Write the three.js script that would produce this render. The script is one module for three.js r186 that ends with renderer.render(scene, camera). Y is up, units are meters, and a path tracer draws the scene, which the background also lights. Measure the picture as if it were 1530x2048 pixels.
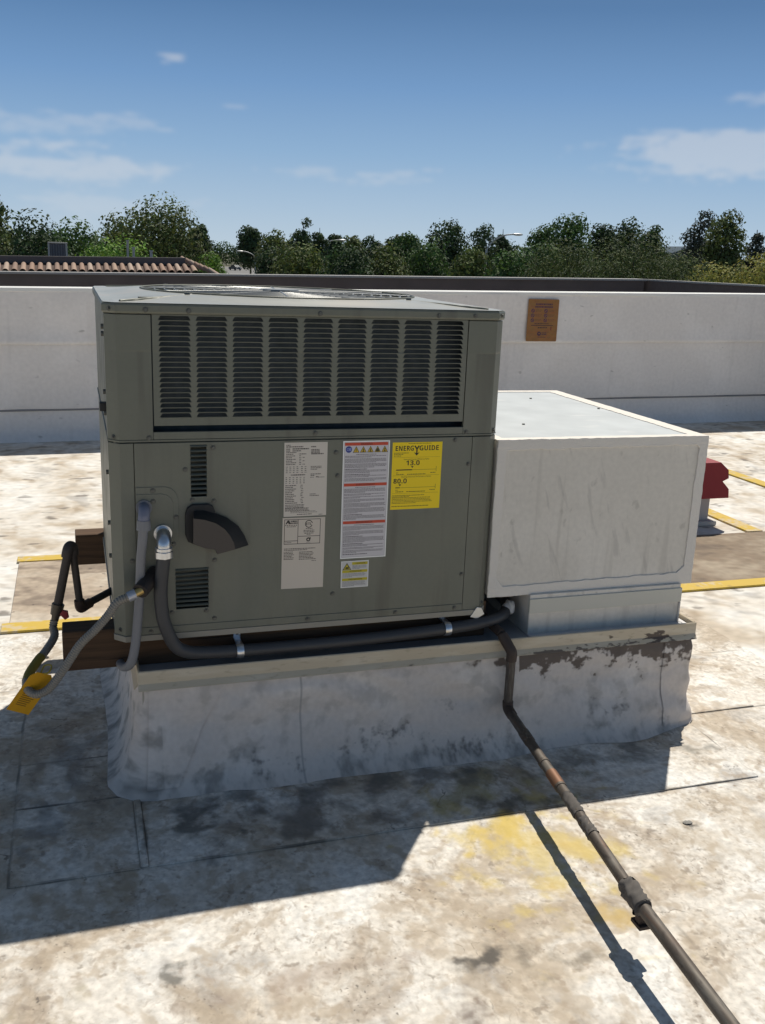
import * as THREE from 'three';
import { mergeGeometries, mergeVertices, toCreasedNormals } from 'three/addons/utils/BufferGeometryUtils.js';
import { RoundedBoxGeometry } from 'three/addons/geometries/RoundedBoxGeometry.js';

// ------------------------------------------------------------------ camera, sky, sun, exposure
const scene = new THREE.Scene();
const camera = new THREE.PerspectiveCamera(56.14, 765 / 1024, 0.05, 4000);
camera.position.set(-0.110, 1.572, 2.720);
camera.rotation.set(-0.2592, -0.3149, 0.0391, 'YXZ');
scene.add(camera);
const renderer = new THREE.WebGLRenderer({ antialias: true });
renderer.setSize(765, 1024);
renderer.toneMapping = THREE.LinearToneMapping;
renderer.toneMappingExposure = 0.98;
renderer.shadowMap.enabled = true;

// deterministic random numbers and noise
function RNG(seed) { let s = seed >>> 0; return () => { s = (s + 0x6D2B79F5) | 0; let t = Math.imul(s ^ (s >>> 15), 1 | s); t = (t + Math.imul(t ^ (t >>> 7), 61 | t)) ^ t; return ((t ^ (t >>> 14)) >>> 0) / 4294967296; }; }
const perm = new Uint8Array(512), gx = new Float32Array(256), gy = new Float32Array(256);
{ const r = RNG(77); const p = [...Array(256).keys()]; for (let i = 255; i > 0; i--) { const j = Math.floor(r() * (i + 1)); [p[i], p[j]] = [p[j], p[i]]; } for (let i = 0; i < 512; i++) perm[i] = p[i & 255]; for (let i = 0; i < 256; i++) { const a = r() * Math.PI * 2; gx[i] = Math.cos(a); gy[i] = Math.sin(a); } }
function noise(x, y) {
  const X = Math.floor(x), Y = Math.floor(y), fx = x - X, fy = y - Y, a = X & 255, b = Y & 255;
  const u = fx * fx * fx * (fx * (fx * 6 - 15) + 10), v = fy * fy * fy * (fy * (fy * 6 - 15) + 10);
  const p0 = perm[a], p1 = perm[a + 1];
  const h00 = perm[p0 + b], h10 = perm[p1 + b], h01 = perm[p0 + b + 1], h11 = perm[p1 + b + 1];
  const n00 = gx[h00] * fx + gy[h00] * fy, n10 = gx[h10] * (fx - 1) + gy[h10] * fy;
  const n01 = gx[h01] * fx + gy[h01] * (fy - 1), n11 = gx[h11] * (fx - 1) + gy[h11] * (fy - 1);
  const l = n00 + u * (n10 - n00), m = n01 + u * (n11 - n01);
  return (l + v * (m - l)) * 1.45;
}
function fbm(x, y, o) { let s = 0, a = 0.5; for (let i = 0; i < o; i++) { s += a * noise(x, y); x = x * 2.03 + 17.3; y = y * 2.03 - 9.1; a *= 0.5; } return s; }
const sst = (a, b, x) => { const t = Math.min(1, Math.max(0, (x - a) / (b - a))); return t * t * (3 - 2 * t); };

// the sky: clear blue with thin high cloud
{
  const W = 2048, H = 1024, d = new Float32Array(W * H * 4);
  const stops = [[0, .51, .62, .71], [2.5, .40, .54, .69], [5.5, .275, .44, .65], [9, .172, .325, .57], [13, .092, .205, .405], [22, .074, .140, .25], [45, .056, .096, .162], [90, .050, .082, .132]];
  // cloud banks: azimuth (degrees from -z towards +x), elevation, half sizes, strength
  const banks = [[0, 4.2, 5.5, .95, .55], [-3, 6.4, 7, .8, .34], [4.2, 6.3, 2, .3, .3], [36, 6.0, 7.5, 1.25, .62], [39, 8.9, 4, .5, .4], [5.6, 9.9, .9, .33, .55], [16, 4.4, 5, .3, .32], [9.2, 7.7, .9, .22, .28], [2, 2.4, 5, 1.2, .3]];
  for (let j = 0; j < H; j++) {
    const el = ((j + .5) / H - .5) * 180, e = Math.max(0, el);
    let k = 0; while (k < stops.length - 2 && stops[k + 1][0] < e) k++;
    const A = stops[k], B = stops[k + 1], t = Math.min(1, Math.max(0, (e - A[0]) / (B[0] - A[0])));
    for (let i = 0; i < W; i++) {
      const th = ((i + .5) / W - .5) * 2 * Math.PI; // u = atan2(z,x)
      const x = Math.cos(th), z = Math.sin(th);
      let az = Math.atan2(x, -z) * 180 / Math.PI;
      let c = 0;
      if (el > 0) {
        const n = fbm(az * .16 + 3, el * .8 + 7, 5), m = fbm(az * .9 + 30, el * 3.2, 4);
        for (const b of banks) {
          const dx = (az - b[0]) / b[2], dy = (el - b[1] - n * 1.2) / b[3];
          const q = 1 - dx * dx - dy * dy * (dy < 0 ? .75 : 1.2);
          if (q > -1) c = Math.max(c, b[4] * sst(-.15, .95, q + n * 1.7 + m * 1.1));
        }
        // the same thin cloud goes on round the sky
        const far = sst(26, 40, Math.abs(((az - 17 + 540) % 360) - 180));
        if (far > 0) c = Math.max(c, far * .5 * sst(.12, .5, fbm(az * .075 + 11, el * .42 + 2, 5) + .05) * sst(60, 8, el));
      }
      const o = (j * W + i) * 4, ce = Math.cos(el * Math.PI / 180), cosA = (x * ce * .345 + Math.sin(el * Math.PI / 180) - z * ce * .468) / 1.157, aur = .55 * Math.exp(-Math.acos(Math.min(1, Math.max(-1, cosA))) * 180 / Math.PI / 13); // bright air round the sun
      for (let q = 0; q < 3; q++) { const s = A[q + 1] + (B[q + 1] - A[q + 1]) * t + aur * [1, .95, .85][q]; d[o + q] = s + ([.70, .715, .74][q] - s) * c * .72; }
      d[o + 3] = 1;
    }
  }
  const tex = new THREE.DataTexture(d, W, H, THREE.RGBAFormat, THREE.FloatType);
  tex.mapping = THREE.EquirectangularReflectionMapping; tex.magFilter = THREE.LinearFilter; tex.minFilter = THREE.LinearFilter;
  tex.wrapS = THREE.RepeatWrapping; tex.needsUpdate = true;
  scene.background = tex; scene.environment = tex;
}
const sun = new THREE.DirectionalLight(new THREE.Color().setRGB(1, .945, .845), 5);
sun.position.set(0.345 * 20 + .6, 20, -0.468 * 20); sun.target.position.set(.6, 0, 0);
sun.castShadow = true; sun.shadow.mapSize.set(4096, 4096);
Object.assign(sun.shadow.camera, { left: -12, right: 14, top: 12, bottom: -12, near: 1, far: 80 });
scene.add(sun, sun.target);

// ------------------------------------------------------------------ helpers
const used = {};
function numbered(n) { used[n] = (used[n] || 0) + 1; return used[n] === 1 ? n : n + '_' + String(used[n] - 1).padStart(3, '0'); }
function sh(o) { o.castShadow = true; o.receiveShadow = true; return o; }
function part(name, geo, m, parent, label) { const o = sh(new THREE.Mesh(geo, m)); o.name = name; parent.add(o); if (label) o.userData.label = label; return o; }
function thing(name, label, category, group) { const g = new THREE.Group(); g.name = numbered(name); g.userData = { label, category }; if (group) g.userData.group = group; scene.add(g); return g; }
function single(name, geo, m, label, category, group) { const o = sh(new THREE.Mesh(geo, m)); o.name = numbered(name); o.userData = { label, category }; if (group) o.userData.group = group; scene.add(o); return o; }
function structure(name) { const g = new THREE.Group(); g.name = numbered(name); g.userData = { kind: 'structure' }; scene.add(g); return g; }
const lin = (r, g, b) => new THREE.Color().setRGB(r, g, b);
const mat = (c, rough = .8, metal = 0, extra = {}) => new THREE.MeshStandardMaterial({ color: c, roughness: rough, metalness: metal, ...extra });
function box(x0, x1, y0, y1, z0, z1) { const g = new THREE.BoxGeometry(x1 - x0, y1 - y0, z1 - z0); g.translate((x0 + x1) / 2, (y0 + y1) / 2, (z0 + z1) / 2); return g; }
function rbox(x0, x1, y0, y1, z0, z1, r = .004, s = 2) { const g = new RoundedBoxGeometry(x1 - x0, y1 - y0, z1 - z0, s, Math.min(r, (x1 - x0) / 2.1, (y1 - y0) / 2.1, (z1 - z0) / 2.1)); g.translate((x0 + x1) / 2, (y0 + y1) / 2, (z0 + z1) / 2); return g; }
function shape(pts) { const s = new THREE.Shape(); pts.forEach((p, i) => i ? s.lineTo(p[0], p[1]) : s.moveTo(p[0], p[1])); s.closePath(); return s; }
// extrude an outline in the x-y plane from z0 to z1
function exZ(pts, z0, z1, bevel = 0, holes = []) { const s = shape(pts); holes.forEach(h => s.holes.push(new THREE.Path(h.map(p => new THREE.Vector2(p[0], p[1]))))); const g = new THREE.ExtrudeGeometry(s, { depth: z1 - z0 - 2 * bevel, bevelEnabled: bevel > 0, bevelThickness: bevel, bevelSize: bevel, bevelOffset: -bevel, bevelSegments: 2, curveSegments: 8 }); g.translate(0, 0, z0 + bevel); return g; }
// extrude a plan outline (x,z) from y0 to y1
function exY(pts, y0, y1, bevel = 0) { const g = exZ(pts.map(p => [p[0], -p[1]]), y0, y1, bevel); g.rotateX(-Math.PI / 2); return g; }
// extrude a profile (z,y) along x
function exX(pts, x0, x1) { const g = exZ(pts.map(p => [-p[0], p[1]]), x0, x1); g.rotateY(Math.PI / 2); return g; }
const V = a => new THREE.Vector3(a[0], a[1], a[2]);
function tube(pts, r, seg = 60, rad = 14, tension = .5) { return new THREE.TubeGeometry(new THREE.CatmullRomCurve3(pts.map(V), false, 'catmullrom', tension), seg, r, rad, false); }
function rod(a, b, r0, r1 = r0, n = 14) { const A = V(a), B = V(b), L = A.distanceTo(B); const g = new THREE.CylinderGeometry(r1, r0, L, n, 1); g.translate(0, L / 2, 0); g.applyQuaternion(new THREE.Quaternion().setFromUnitVectors(new THREE.Vector3(0, 1, 0), B.clone().sub(A).normalize())); g.translate(A.x, A.y, A.z); return g; }
function merge(list) { return mergeGeometries(list.map(g => { const q = g.index ? g.toNonIndexed() : g; for (const k of Object.keys(q.attributes)) if (!['position', 'normal', 'uv'].includes(k)) q.deleteAttribute(k); return q; })); }
function dataTex(w, h, fn, srgb = true) {
  const d = new Uint8Array(w * h * 4), c = [0, 0, 0];
  const enc = v => { v = Math.min(1, Math.max(0, v)); return 255 * (v <= .0031308 ? 12.92 * v : 1.055 * Math.pow(v, 1 / 2.4) - .055); };
  const lut = new Uint8Array(1025); for (let i = 0; i < 1025; i++) lut[i] = enc(i / 1024);
  for (let j = 0; j < h; j++) for (let i = 0; i < w; i++) { fn((i + .5) / w, (j + .5) / h, c); const o = (j * w + i) * 4; for (let k = 0; k < 3; k++) d[o + k] = srgb ? lut[Math.min(1024, Math.max(0, c[k] * 1024 | 0))] : Math.min(255, Math.max(0, c[k] * 255)); d[o + 3] = 255; }
  const t = new THREE.DataTexture(d, w, h); if (srgb) t.colorSpace = THREE.SRGBColorSpace; t.magFilter = THREE.LinearFilter; t.minFilter = THREE.LinearMipmapLinearFilter; t.generateMipmaps = true; t.wrapS = t.wrapT = THREE.RepeatWrapping; t.anisotropy = 8; t.needsUpdate = true; return t;
}
// uv of a geometry from world x,z over a rectangle
function planUV(g, x0, z0, w, d) { const p = g.attributes.position, u = new Float32Array(p.count * 2); for (let i = 0; i < p.count; i++) { u[2 * i] = (p.getX(i) - x0) / w; u[2 * i + 1] = (p.getZ(i) - z0) / d; } g.setAttribute('uv', new THREE.BufferAttribute(u, 2)); return g; }
// uv in metres by the main direction of each face
function boxUV(g, k = 1) { const q = g.index ? g.toNonIndexed() : g; const p = q.attributes.position, n = q.attributes.normal, u = new Float32Array(p.count * 2); for (let i = 0; i < p.count; i++) { const ax = Math.abs(n.getX(i)), ay = Math.abs(n.getY(i)), az = Math.abs(n.getZ(i)); let a, b; if (az >= ax && az >= ay) { a = p.getX(i); b = p.getY(i); } else if (ay >= ax) { a = p.getX(i); b = p.getZ(i); } else { a = p.getZ(i); b = p.getY(i); } u[2 * i] = a * k; u[2 * i + 1] = b * k; } q.setAttribute('uv', new THREE.BufferAttribute(u, 2)); return q; }

// ------------------------------------------------------------------ roof membrane
const mix3 = (c, r, g, b, t) => { c[0] += (r - c[0]) * t; c[1] += (g - c[1]) * t; c[2] += (b - c[2]) * t; };
// stains read off the photograph: x, z, half sizes, colour, strength, noise frequency
const STAINS = [
  [1.06, .62, .2, .25, .57, .44, .12, .62, 10], [.97, .53, .12, .07, .57, .42, .10, .78, 11], [1.12, .80, .09, .14, .52, .36, .10, .6, 8], [1.2, .66, .1, .1, .55, .43, .16, .5, 8],
  [1.08, .30, .22, .12, .30, .26, .12, .6, 7], [.98, .40, .2, .06, .10, .09, .07, .75, 9],
  [.735, 1.0, .065, .03, .08, .07, .06, .95, 14], [.88, 1.04, .09, .05, .20, .17, .13, .7, 16], [.58, 1.14, .10, .05, .14, .10, .08, .85, 10], [.04, .87, .035, .04, .16, .15, .13, .85, 26],
  [.42, .34, .26, .10, .16, .14, .12, .8, 7], [.14, .31, .09, .07, .12, .115, .10, .85, 14], [.55, .22, .3, .06, .13, .12, .11, .75, 9], [.25, .18, .25, .05, .14, .14, .13, .65, 12], [1.45, .24, .3, .07, .13, .125, .11, .7, 9], [.82, .2, .25, .07, .15, .14, .12, .7, 9],
  [1.36, .60, .07, .06, .30, .22, .16, .6, 12], [-.12, .55, .2, .06, .36, .29, .20, .6, 9], [1.75, .72, .35, .16, .38, .30, .20, .55, 6], [-.2, 1.0, .12, .1, .34, .29, .16, .5, 9], [.3, .95, .2, .05, .34, .27, .22, .5, 12],
  [1.55, .64, .024, .02, .07, .065, .06, .9, 30], [-.16, -.2, .1, .25, .14, .13, .12, .55, 8], [-.22, .2, .1, .1, .12, .12, .12, .5, 10],
];
function roofColour(x, z, c, fine) {
  const wx = x + .12 * noise(x * 2.1 + 5, z * 2.1), wz = z + .12 * noise(x * 2.1, z * 2.1 + 9);
  const n1 = fbm(wx * .8 + 3.1, wz * .8 + 1.7, 3), n2 = fbm(wx * 2.9, wz * 2.9, 5), n3 = fbm(wx * 10 + 40, wz * 10, 4), n5 = fbm(wx * 5.3 + 80, wz * 5.3 - 20, 4);
  c[0] = .635; c[1] = .595; c[2] = .535;
  mix3(c, .70, .685, .65, sst(.05, .35, -n2 - .3 * n1 + .3 * n3) * .9);
  mix3(c, .45, .375, .285, sst(-.12, .42, n2 + .55 * n1 + .35 * n3) * .85);
  mix3(c, .30, .225, .15, sst(.16, .5, n5 + .45 * n1 + .3 * n3) * .62);
  mix3(c, .33, .31, .29, sst(.2, .46, fbm(wx * 4.1 - 60, wz * 4.1 + 33, 4) + .35 * n3) * .55);
  if (fine) {
    const f = fbm(x * 46, z * 46, 4); const k = 1 + f * .42; c[0] *= k; c[1] *= k; c[2] *= k;
    mix3(c, .17, .135, .105, sst(.30, .52, fbm(x * 26 + 9, z * 26 - 4, 4) + .30 * n2 + .25 * n5) * .6);
    mix3(c, .08, .07, .06, sst(.40, .54, fbm(x * 80, z * 80, 2) * .9 + .45 * n5 + .2 * n2) * .75); mix3(c, .28, .21, .15, sst(.22, .5, fbm(x * 30 + 5, z * 30, 4) + .5 * n2 + .2 * n3) * .55); mix3(c, .36, .30, .24, sst(.05, .4, fbm(x * 90 - 3, z * 90 + 8, 2) + .35 * n5) * .3);
    const cr = Math.abs(noise(wx * 6 + 3 + n3 * .5, wz * 6 + n3 * .5)), gate = sst(.1, .3, noise(x * 1.7 + 70, z * 1.7 + 3));
    mix3(c, .10, .085, .07, (1 - sst(.003, .016, cr)) * gate * sst(.1, .4, noise(x * 11 + 4, z * 11)) * .8);
    for (let q = 0; q < 3; q++) { const ca = [.9, .2, -.5][q], sa = [.43, .98, .87][q], X = x * ca + z * sa, Z = -x * sa + z * ca; const wv = .5 * n3; mix3(c, .26, .21, .165, sst(.26, .5, fbm(X * 19 + q * 30 + wv, Z * 52 + q * 7 + wv * 3, 4) + .4 * n5 + .2 * n2) * .42); }
     mix3(c, .40, .33, .25, sst(.02, .3, fbm(wx * 17 - 8, wz * 17 + 21, 4) + .5 * n2 + .2 * n1) * .6);
  }
  for (const s of STAINS) {
    const dx = (x - s[0]) / s[2], dz = (z - s[1]) / s[3], r = dx * dx + dz * dz; if (r > 5) continue;
    const m = sst(-.05, 1.25, .95 - Math.sqrt(r) * .85 + 2.3 * fbm(x * s[8] + s[0] * 31, z * s[8] + s[1] * 17, 5) + (fine ? 1.1 * n3 : 0));
    mix3(c, s[4], s[5], s[6], m * s[7]);
  }
  // dirt caught along the laps of the sheets
  if (fine) for (const L of LAPS) { let a, t; if (L[0] === 'x') { a = Math.abs(z - L[1] - .004 * noise(x * 9, 3)); t = x; } else { a = Math.abs(x - L[1] - .004 * noise(z * 9, 7)); t = z; } if (t < L[2] || t > L[3] || a > .02) continue; const w = .0022 + .0028 * Math.max(0, noise(t * 11, L[1] * 40)); mix3(c, .08, .07, .06, (1 - sst(w, w + .0035, a)) * (.12 + .55 * sst(-.2, .4, noise(t * 6, L[1] * 9)))); }
}
const LAPS = [['x', .458, -.33, 2.6], ['z', -.325, -.9, .458], ['x', .098, -.325, .0], ['z', .0, .1, .458], ['z', .022, .12, .455], ['x', -.155, -.325, -.02], ['z', 1.935, .1, .458], ['x', -.46, 1.98, 2.6], ['x', .02, 1.98, 2.6], ['x', -.72, -.62, -.02], ['z', -.62, -1.25, -.5], ['z', 1.255, .72, 2.6], ['x', 1.62, -1.5, 2.6]];
const A0 = [-1.5, -1.25, 4.1, 4.1];
const roofNear = dataTex(2048, 2048, (u, v, c) => roofColour(A0[0] + u * A0[2], A0[1] + v * A0[3], c, true));
const B0 = [-8, -7, 24, 14];
const roofFar = dataTex(2048, 1024, (u, v, c) => { const x = B0[0] + u * B0[2], z = B0[1] + v * B0[3]; roofColour(x, z, c, false); const f = fbm(x * 16, z * 24, 3), k = 1 + f * .3; c[0] *= k; c[1] *= k; c[2] *= k; mix3(c, .12, .10, .085, sst(.26, .42, fbm(x * 5.5 + 9, z * 11 - 4, 4)) * .75); });
const roofBump = dataTex(1024, 1024, (u, v, c) => { const x = u * 4.1, z = v * 4.1; const h = .5 + .3 * fbm(x * 2.2, z * 2.2, 3) + .22 * fbm(x * 22 + 5, z * 22, 4); c[0] = c[1] = c[2] = h; }, false);
const mRoof = mat(0xffffff, .82, 0, { map: roofNear, bumpMap: roofBump, bumpScale: .010 });
const mRoofFar = mat(0xffffff, .85, 0, { map: roofFar });
const roof = structure('roof');
function nearSheet(name, g) { return part(name, planUV(g, ...A0), mRoof, roof); }
{
  const N = new THREE.PlaneGeometry(4.1, 4.1, 2, 2); N.rotateX(-Math.PI / 2); N.translate(A0[0] + 2.05, 0, A0[1] + 2.05); nearSheet('membrane_sheet', N);
  const fr = [[-8, 16, -6.6, -1.25], [-8, 16, 2.85, 6.5], [-8, -1.5, -1.25, 2.85], [2.6, 16, -1.25, 2.85]];
  for (const [x0, x1, z0, z1] of fr) { const g = new THREE.PlaneGeometry(x1 - x0, z1 - z0); g.rotateX(-Math.PI / 2); g.translate((x0 + x1) / 2, 0, (z0 + z1) / 2); part('membrane_sheet', planUV(g, ...B0), mRoofFar, roof); }
  part('roof_deck', box(-8, 16, -.42, -.02, -6.6, 6.5), mat(lin(.3, .28, .26), .9), roof);
  // patches of membrane welded round the curb
  nearSheet('membrane_patch', rbox(-.325, .0, 0, .004, .1, .458, .0018, 1));
  nearSheet('membrane_patch', rbox(-.325, -.0, 0, .0045, -.155, .098, .0018, 1));
  nearSheet('membrane_patch', rbox(-.325, -.0, 0, .004, -.9, -.157, .0018, 1));
  nearSheet('membrane_patch', rbox(.022, 1.935, 0, .0045, .03, .458, .0018, 1));
  nearSheet('membrane_patch', rbox(1.95, 2.26, 0, .004, -.46, .02, .0018, 1));
  nearSheet('seam_strip', rbox(.0, .021, 0, .009, .13, .455, .004, 2));
}
// walkway pads with painted borders
{
  const padTex = dataTex(1024, 512, (u, v, c) => { const x = u * 8, z = v * 4; const n = fbm(x * 1.6, z * 2.2, 4), m = fbm(x * 9, z * 14, 4); c[0] = .40; c[1] = .325; c[2] = .25; mix3(c, .52, .46, .38, sst(-.1, .4, n + .4 * m)); mix3(c, .17, .13, .10, sst(.08, .42, -n + .5 * m) * .75); const k = 1 + .35 * fbm(x * 30, z * 30, 3); c[0] *= k; c[1] *= k; c[2] *= k; mix3(c, .09, .07, .06, sst(.42, .55, fbm(x * 20 + 3, z * 20, 3) + .3 * m) * .8); });
  const padR = dataTex(512, 256, (u, v, c) => { const x = u * 8, z = v * 4; const n = fbm(x * 1.6, z * 2.6, 4), m = fbm(x * 9, z * 14, 4); c[0] = .22; c[1] = .165; c[2] = .115; mix3(c, .33, .27, .20, sst(-.05, .4, n + .4 * m)); mix3(c, .12, .09, .07, sst(.1, .42, -n + .5 * m) * .7); const k = 1 + .3 * fbm(x * 24, z * 24, 3); c[0] *= k; c[1] *= k; c[2] *= k; });
  const yel = dataTex(1024, 256, (u, v, c) => { const x = u * 8, z = v * 2; c[0] = .55; c[1] = .38; c[2] = .06; const n = fbm(x * 3, z * 9, 4), m = fbm(x * 30, z * 30, 3); mix3(c, .52, .44, .32, sst(-.02, .35, n + .7 * m) * .75); mix3(c, .22, .16, .07, sst(.3, .55, fbm(x * 12, z * 24 + 8, 4) + .3 * m) * .75); });
  const mPad = mat(0xffffff, .9, 0, { map: padTex }), mPadR = mat(0xffffff, .9, 0, { map: padR }), mYel = mat(0xffffff, .8, 0, { map: yel });
  const flat = (name, x0, x1, z0, z1, y, m, w, d) => part(name, planUV(rbox(x0, x1, 0, y, z0, z1, .002, 1), -1, -6, w, d), m, roof);
  flat('walkway_pad', -.42, 2.38, -2.24, -1.385, .008, mPad, 8, 4);
  flat('walkway_pad', 2.385, 5.2, -2.05, -1.255, .008, mPadR, 8, 4);
  flat('painted_border', -.45, 2.4, -1.385, -1.285, .012, mYel, 8, 2);
  flat('painted_border', 2.405, 5.2, -1.254, -1.16, .012, mYel, 8, 2);
  flat('painted_border', -.43, 2.4, -2.33, -2.245, .012, mYel, 8, 2);
  flat('painted_border', 3.84, 3.95, -4.9, -2.055, .012, mYel, 8, 2);
  flat('painted_border', 4.82, 4.93, -4.9, -2.055, .012, mYel, 8, 2);
}

// ------------------------------------------------------------------ terrain, street
{
  const t = dataTex(512, 512, (u, v, c) => { const n = fbm(u * 40, v * 40, 5); c[0] = .10 + .06 * n; c[1] = .095 + .06 * n; c[2] = .06 + .03 * n; });
  t.repeat.set(12, 12);
  const g = new THREE.PlaneGeometry(6000, 6000); g.rotateX(-Math.PI / 2); g.translate(0, -3.6, 0);
  const o = sh(new THREE.Mesh(g, mat(0xffffff, .95, 0, { map: t }))); o.name = 'terrain'; o.userData.kind = 'structure'; scene.add(o);
  const rg = exY([[20, -120], [30, -120], [60, -340], [40, -340]], -3.6, -3.585);
  const r = sh(new THREE.Mesh(rg, mat(lin(.16, .155, .15), .85))); r.name = 'street'; r.userData.kind = 'structure'; scene.add(r);
  const hp = []; for (let i = 0; i <= 60; i++) { const x = 300 + i * 26; hp.push([x, -6 + 52 * Math.exp(-Math.pow((i - 35) / 5, 2)) + 3 * noise(i * .3, 4)]); }
  const pts = [[300, -10], ...hp, [1860, -10]];
  const hg = exZ(pts.map(p => [p[0], p[1]]), 0, 200); hg.translate(0, 0, -1900);
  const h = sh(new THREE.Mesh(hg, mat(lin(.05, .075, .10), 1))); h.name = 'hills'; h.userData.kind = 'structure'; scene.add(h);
}

// ------------------------------------------------------------------ parapet wall in white membrane
const parZ = x => -5.62 - .058 * x, parTop = x => 1.232 + .0155 * x;
{
  const P = thing('parapet_wall', 'long white membrane covered parapet wall behind the air conditioner', 'wall');
  const t = dataTex(2048, 256, (u, v, c) => { const x = u * 16, y = v * 1.4; const n = fbm(x * 1.5, y * 1.5, 4), s = fbm(x * 9, y * .55, 4); c[0] = .74; c[1] = .70; c[2] = .665; mix3(c, .79, .75, .715, sst(-.1, .4, n)); mix3(c, .52, .49, .465, sst(.18, .58, s) * .26); const k = 1 + .10 * fbm(x * 30, y * 30, 3); c[0] *= k; c[1] *= k; c[2] *= k; mix3(c, .22, .2, .18, sst(.42, .55, fbm(x * 6 + 4, y * 14, 4)) * .5); });
  const m = mat(0xffffff, .75, 0, { map: t });
  // a run of the wall as a grid: profile in height and set-off from the wall line
  const prof = [[.0, .085], [.02, .07], [.05, .035], [.09, .014], [.245, .004]], prof2 = [[.262, .016], [.275, .021], [.3, .022], [.4, .024], [.5, .022], [.6, .025], [.7, .024], [.76, .026], [.785, .030], [.81, .026]], prof3 = [[.79, .044], [.80, .056], [.825, .054], [.87, .046], [.93, .044], [1, .046], [1.08, .044], [1.14, .046], [1.2, .044]];
  function run(name, pr, wav, top) {
    const X0 = -7.5, X1 = 15.5, n = 260, pos = [], idx = [], uv = [];
    for (let i = 0; i <= n; i++) for (let j = 0; j < pr.length; j++) { const x = X0 + (X1 - X0) * i / n; let y = pr[j][0] * (pr[j][0] > .9 ? (parTop(x) - .01) / 1.2 : 1 + .01 * x); const z = parZ(x) + pr[j][1] + wav * noise(x * 1.3, pr[j][0] * 3) + wav * .5 * noise(x * 5, pr[j][0] * 6); pos.push(x, y, z); uv.push(x / 16, y / 1.4); }
    const k = pr.length; for (let i = 0; i < n; i++) for (let j = 0; j < k - 1; j++) { const a = i * k + j, b = a + k; idx.push(a, b, a + 1, b, b + 1, a + 1); }
    const g = new THREE.BufferGeometry(); g.setAttribute('position', new THREE.Float32BufferAttribute(pos, 3)); g.setAttribute('uv', new THREE.Float32BufferAttribute(uv, 2)); g.setIndex(idx); g.computeVertexNormals(); return part(name, g, m, P);
  }
  run('base_flashing', prof, .006); run('lower_membrane', prof2, .012); run('upper_membrane', prof3, .012);
  const core = exZ([[-7.5, 0], [15.5, 0], [15.5, parTop(15.5) - .012], [-7.5, parTop(-7.5) - .012]], 0, .2); core.applyMatrix4(new THREE.Matrix4().set(1, 0, 0, 0, 0, 1, 0, 0, -.058, 0, 1, -5.62 - .21, 0, 0, 0, 1)); part('wall_core', core, mat(lin(.5, .48, .45), .9), P);
  // termination bar and sheet metal coping
  const sl = Math.hypot(1, .058), wallBar = (y0, y1, d0, d1, x0, x1, rise) => { const g = rbox(0, x1 - x0, y0, y1, d0, d1, .003, 2); const p = g.attributes.position; for (let i = 0; i < p.count; i++) { const x = p.getX(i) + x0; p.setX(i, x); p.setY(i, p.getY(i) + rise * x); p.setZ(i, p.getZ(i) + parZ(x)); } g.computeVertexNormals(); return g; };
  const mc = mat(lin(.74, .73, .70), .5);
  for (let x = -7.5; x < 15; x += 3.05) { part('coping', wallBar(1.212, 1.24, -.235, .05, x, Math.min(15.5, x + 3.045), .0155), mc, P); part('termination_bar', wallBar(.246, .262, .004, .02, x + .4, Math.min(15.5, x + 3.44), .0025), mat(lin(.22, .22, .23), .6, .3), P); }
}
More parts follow.
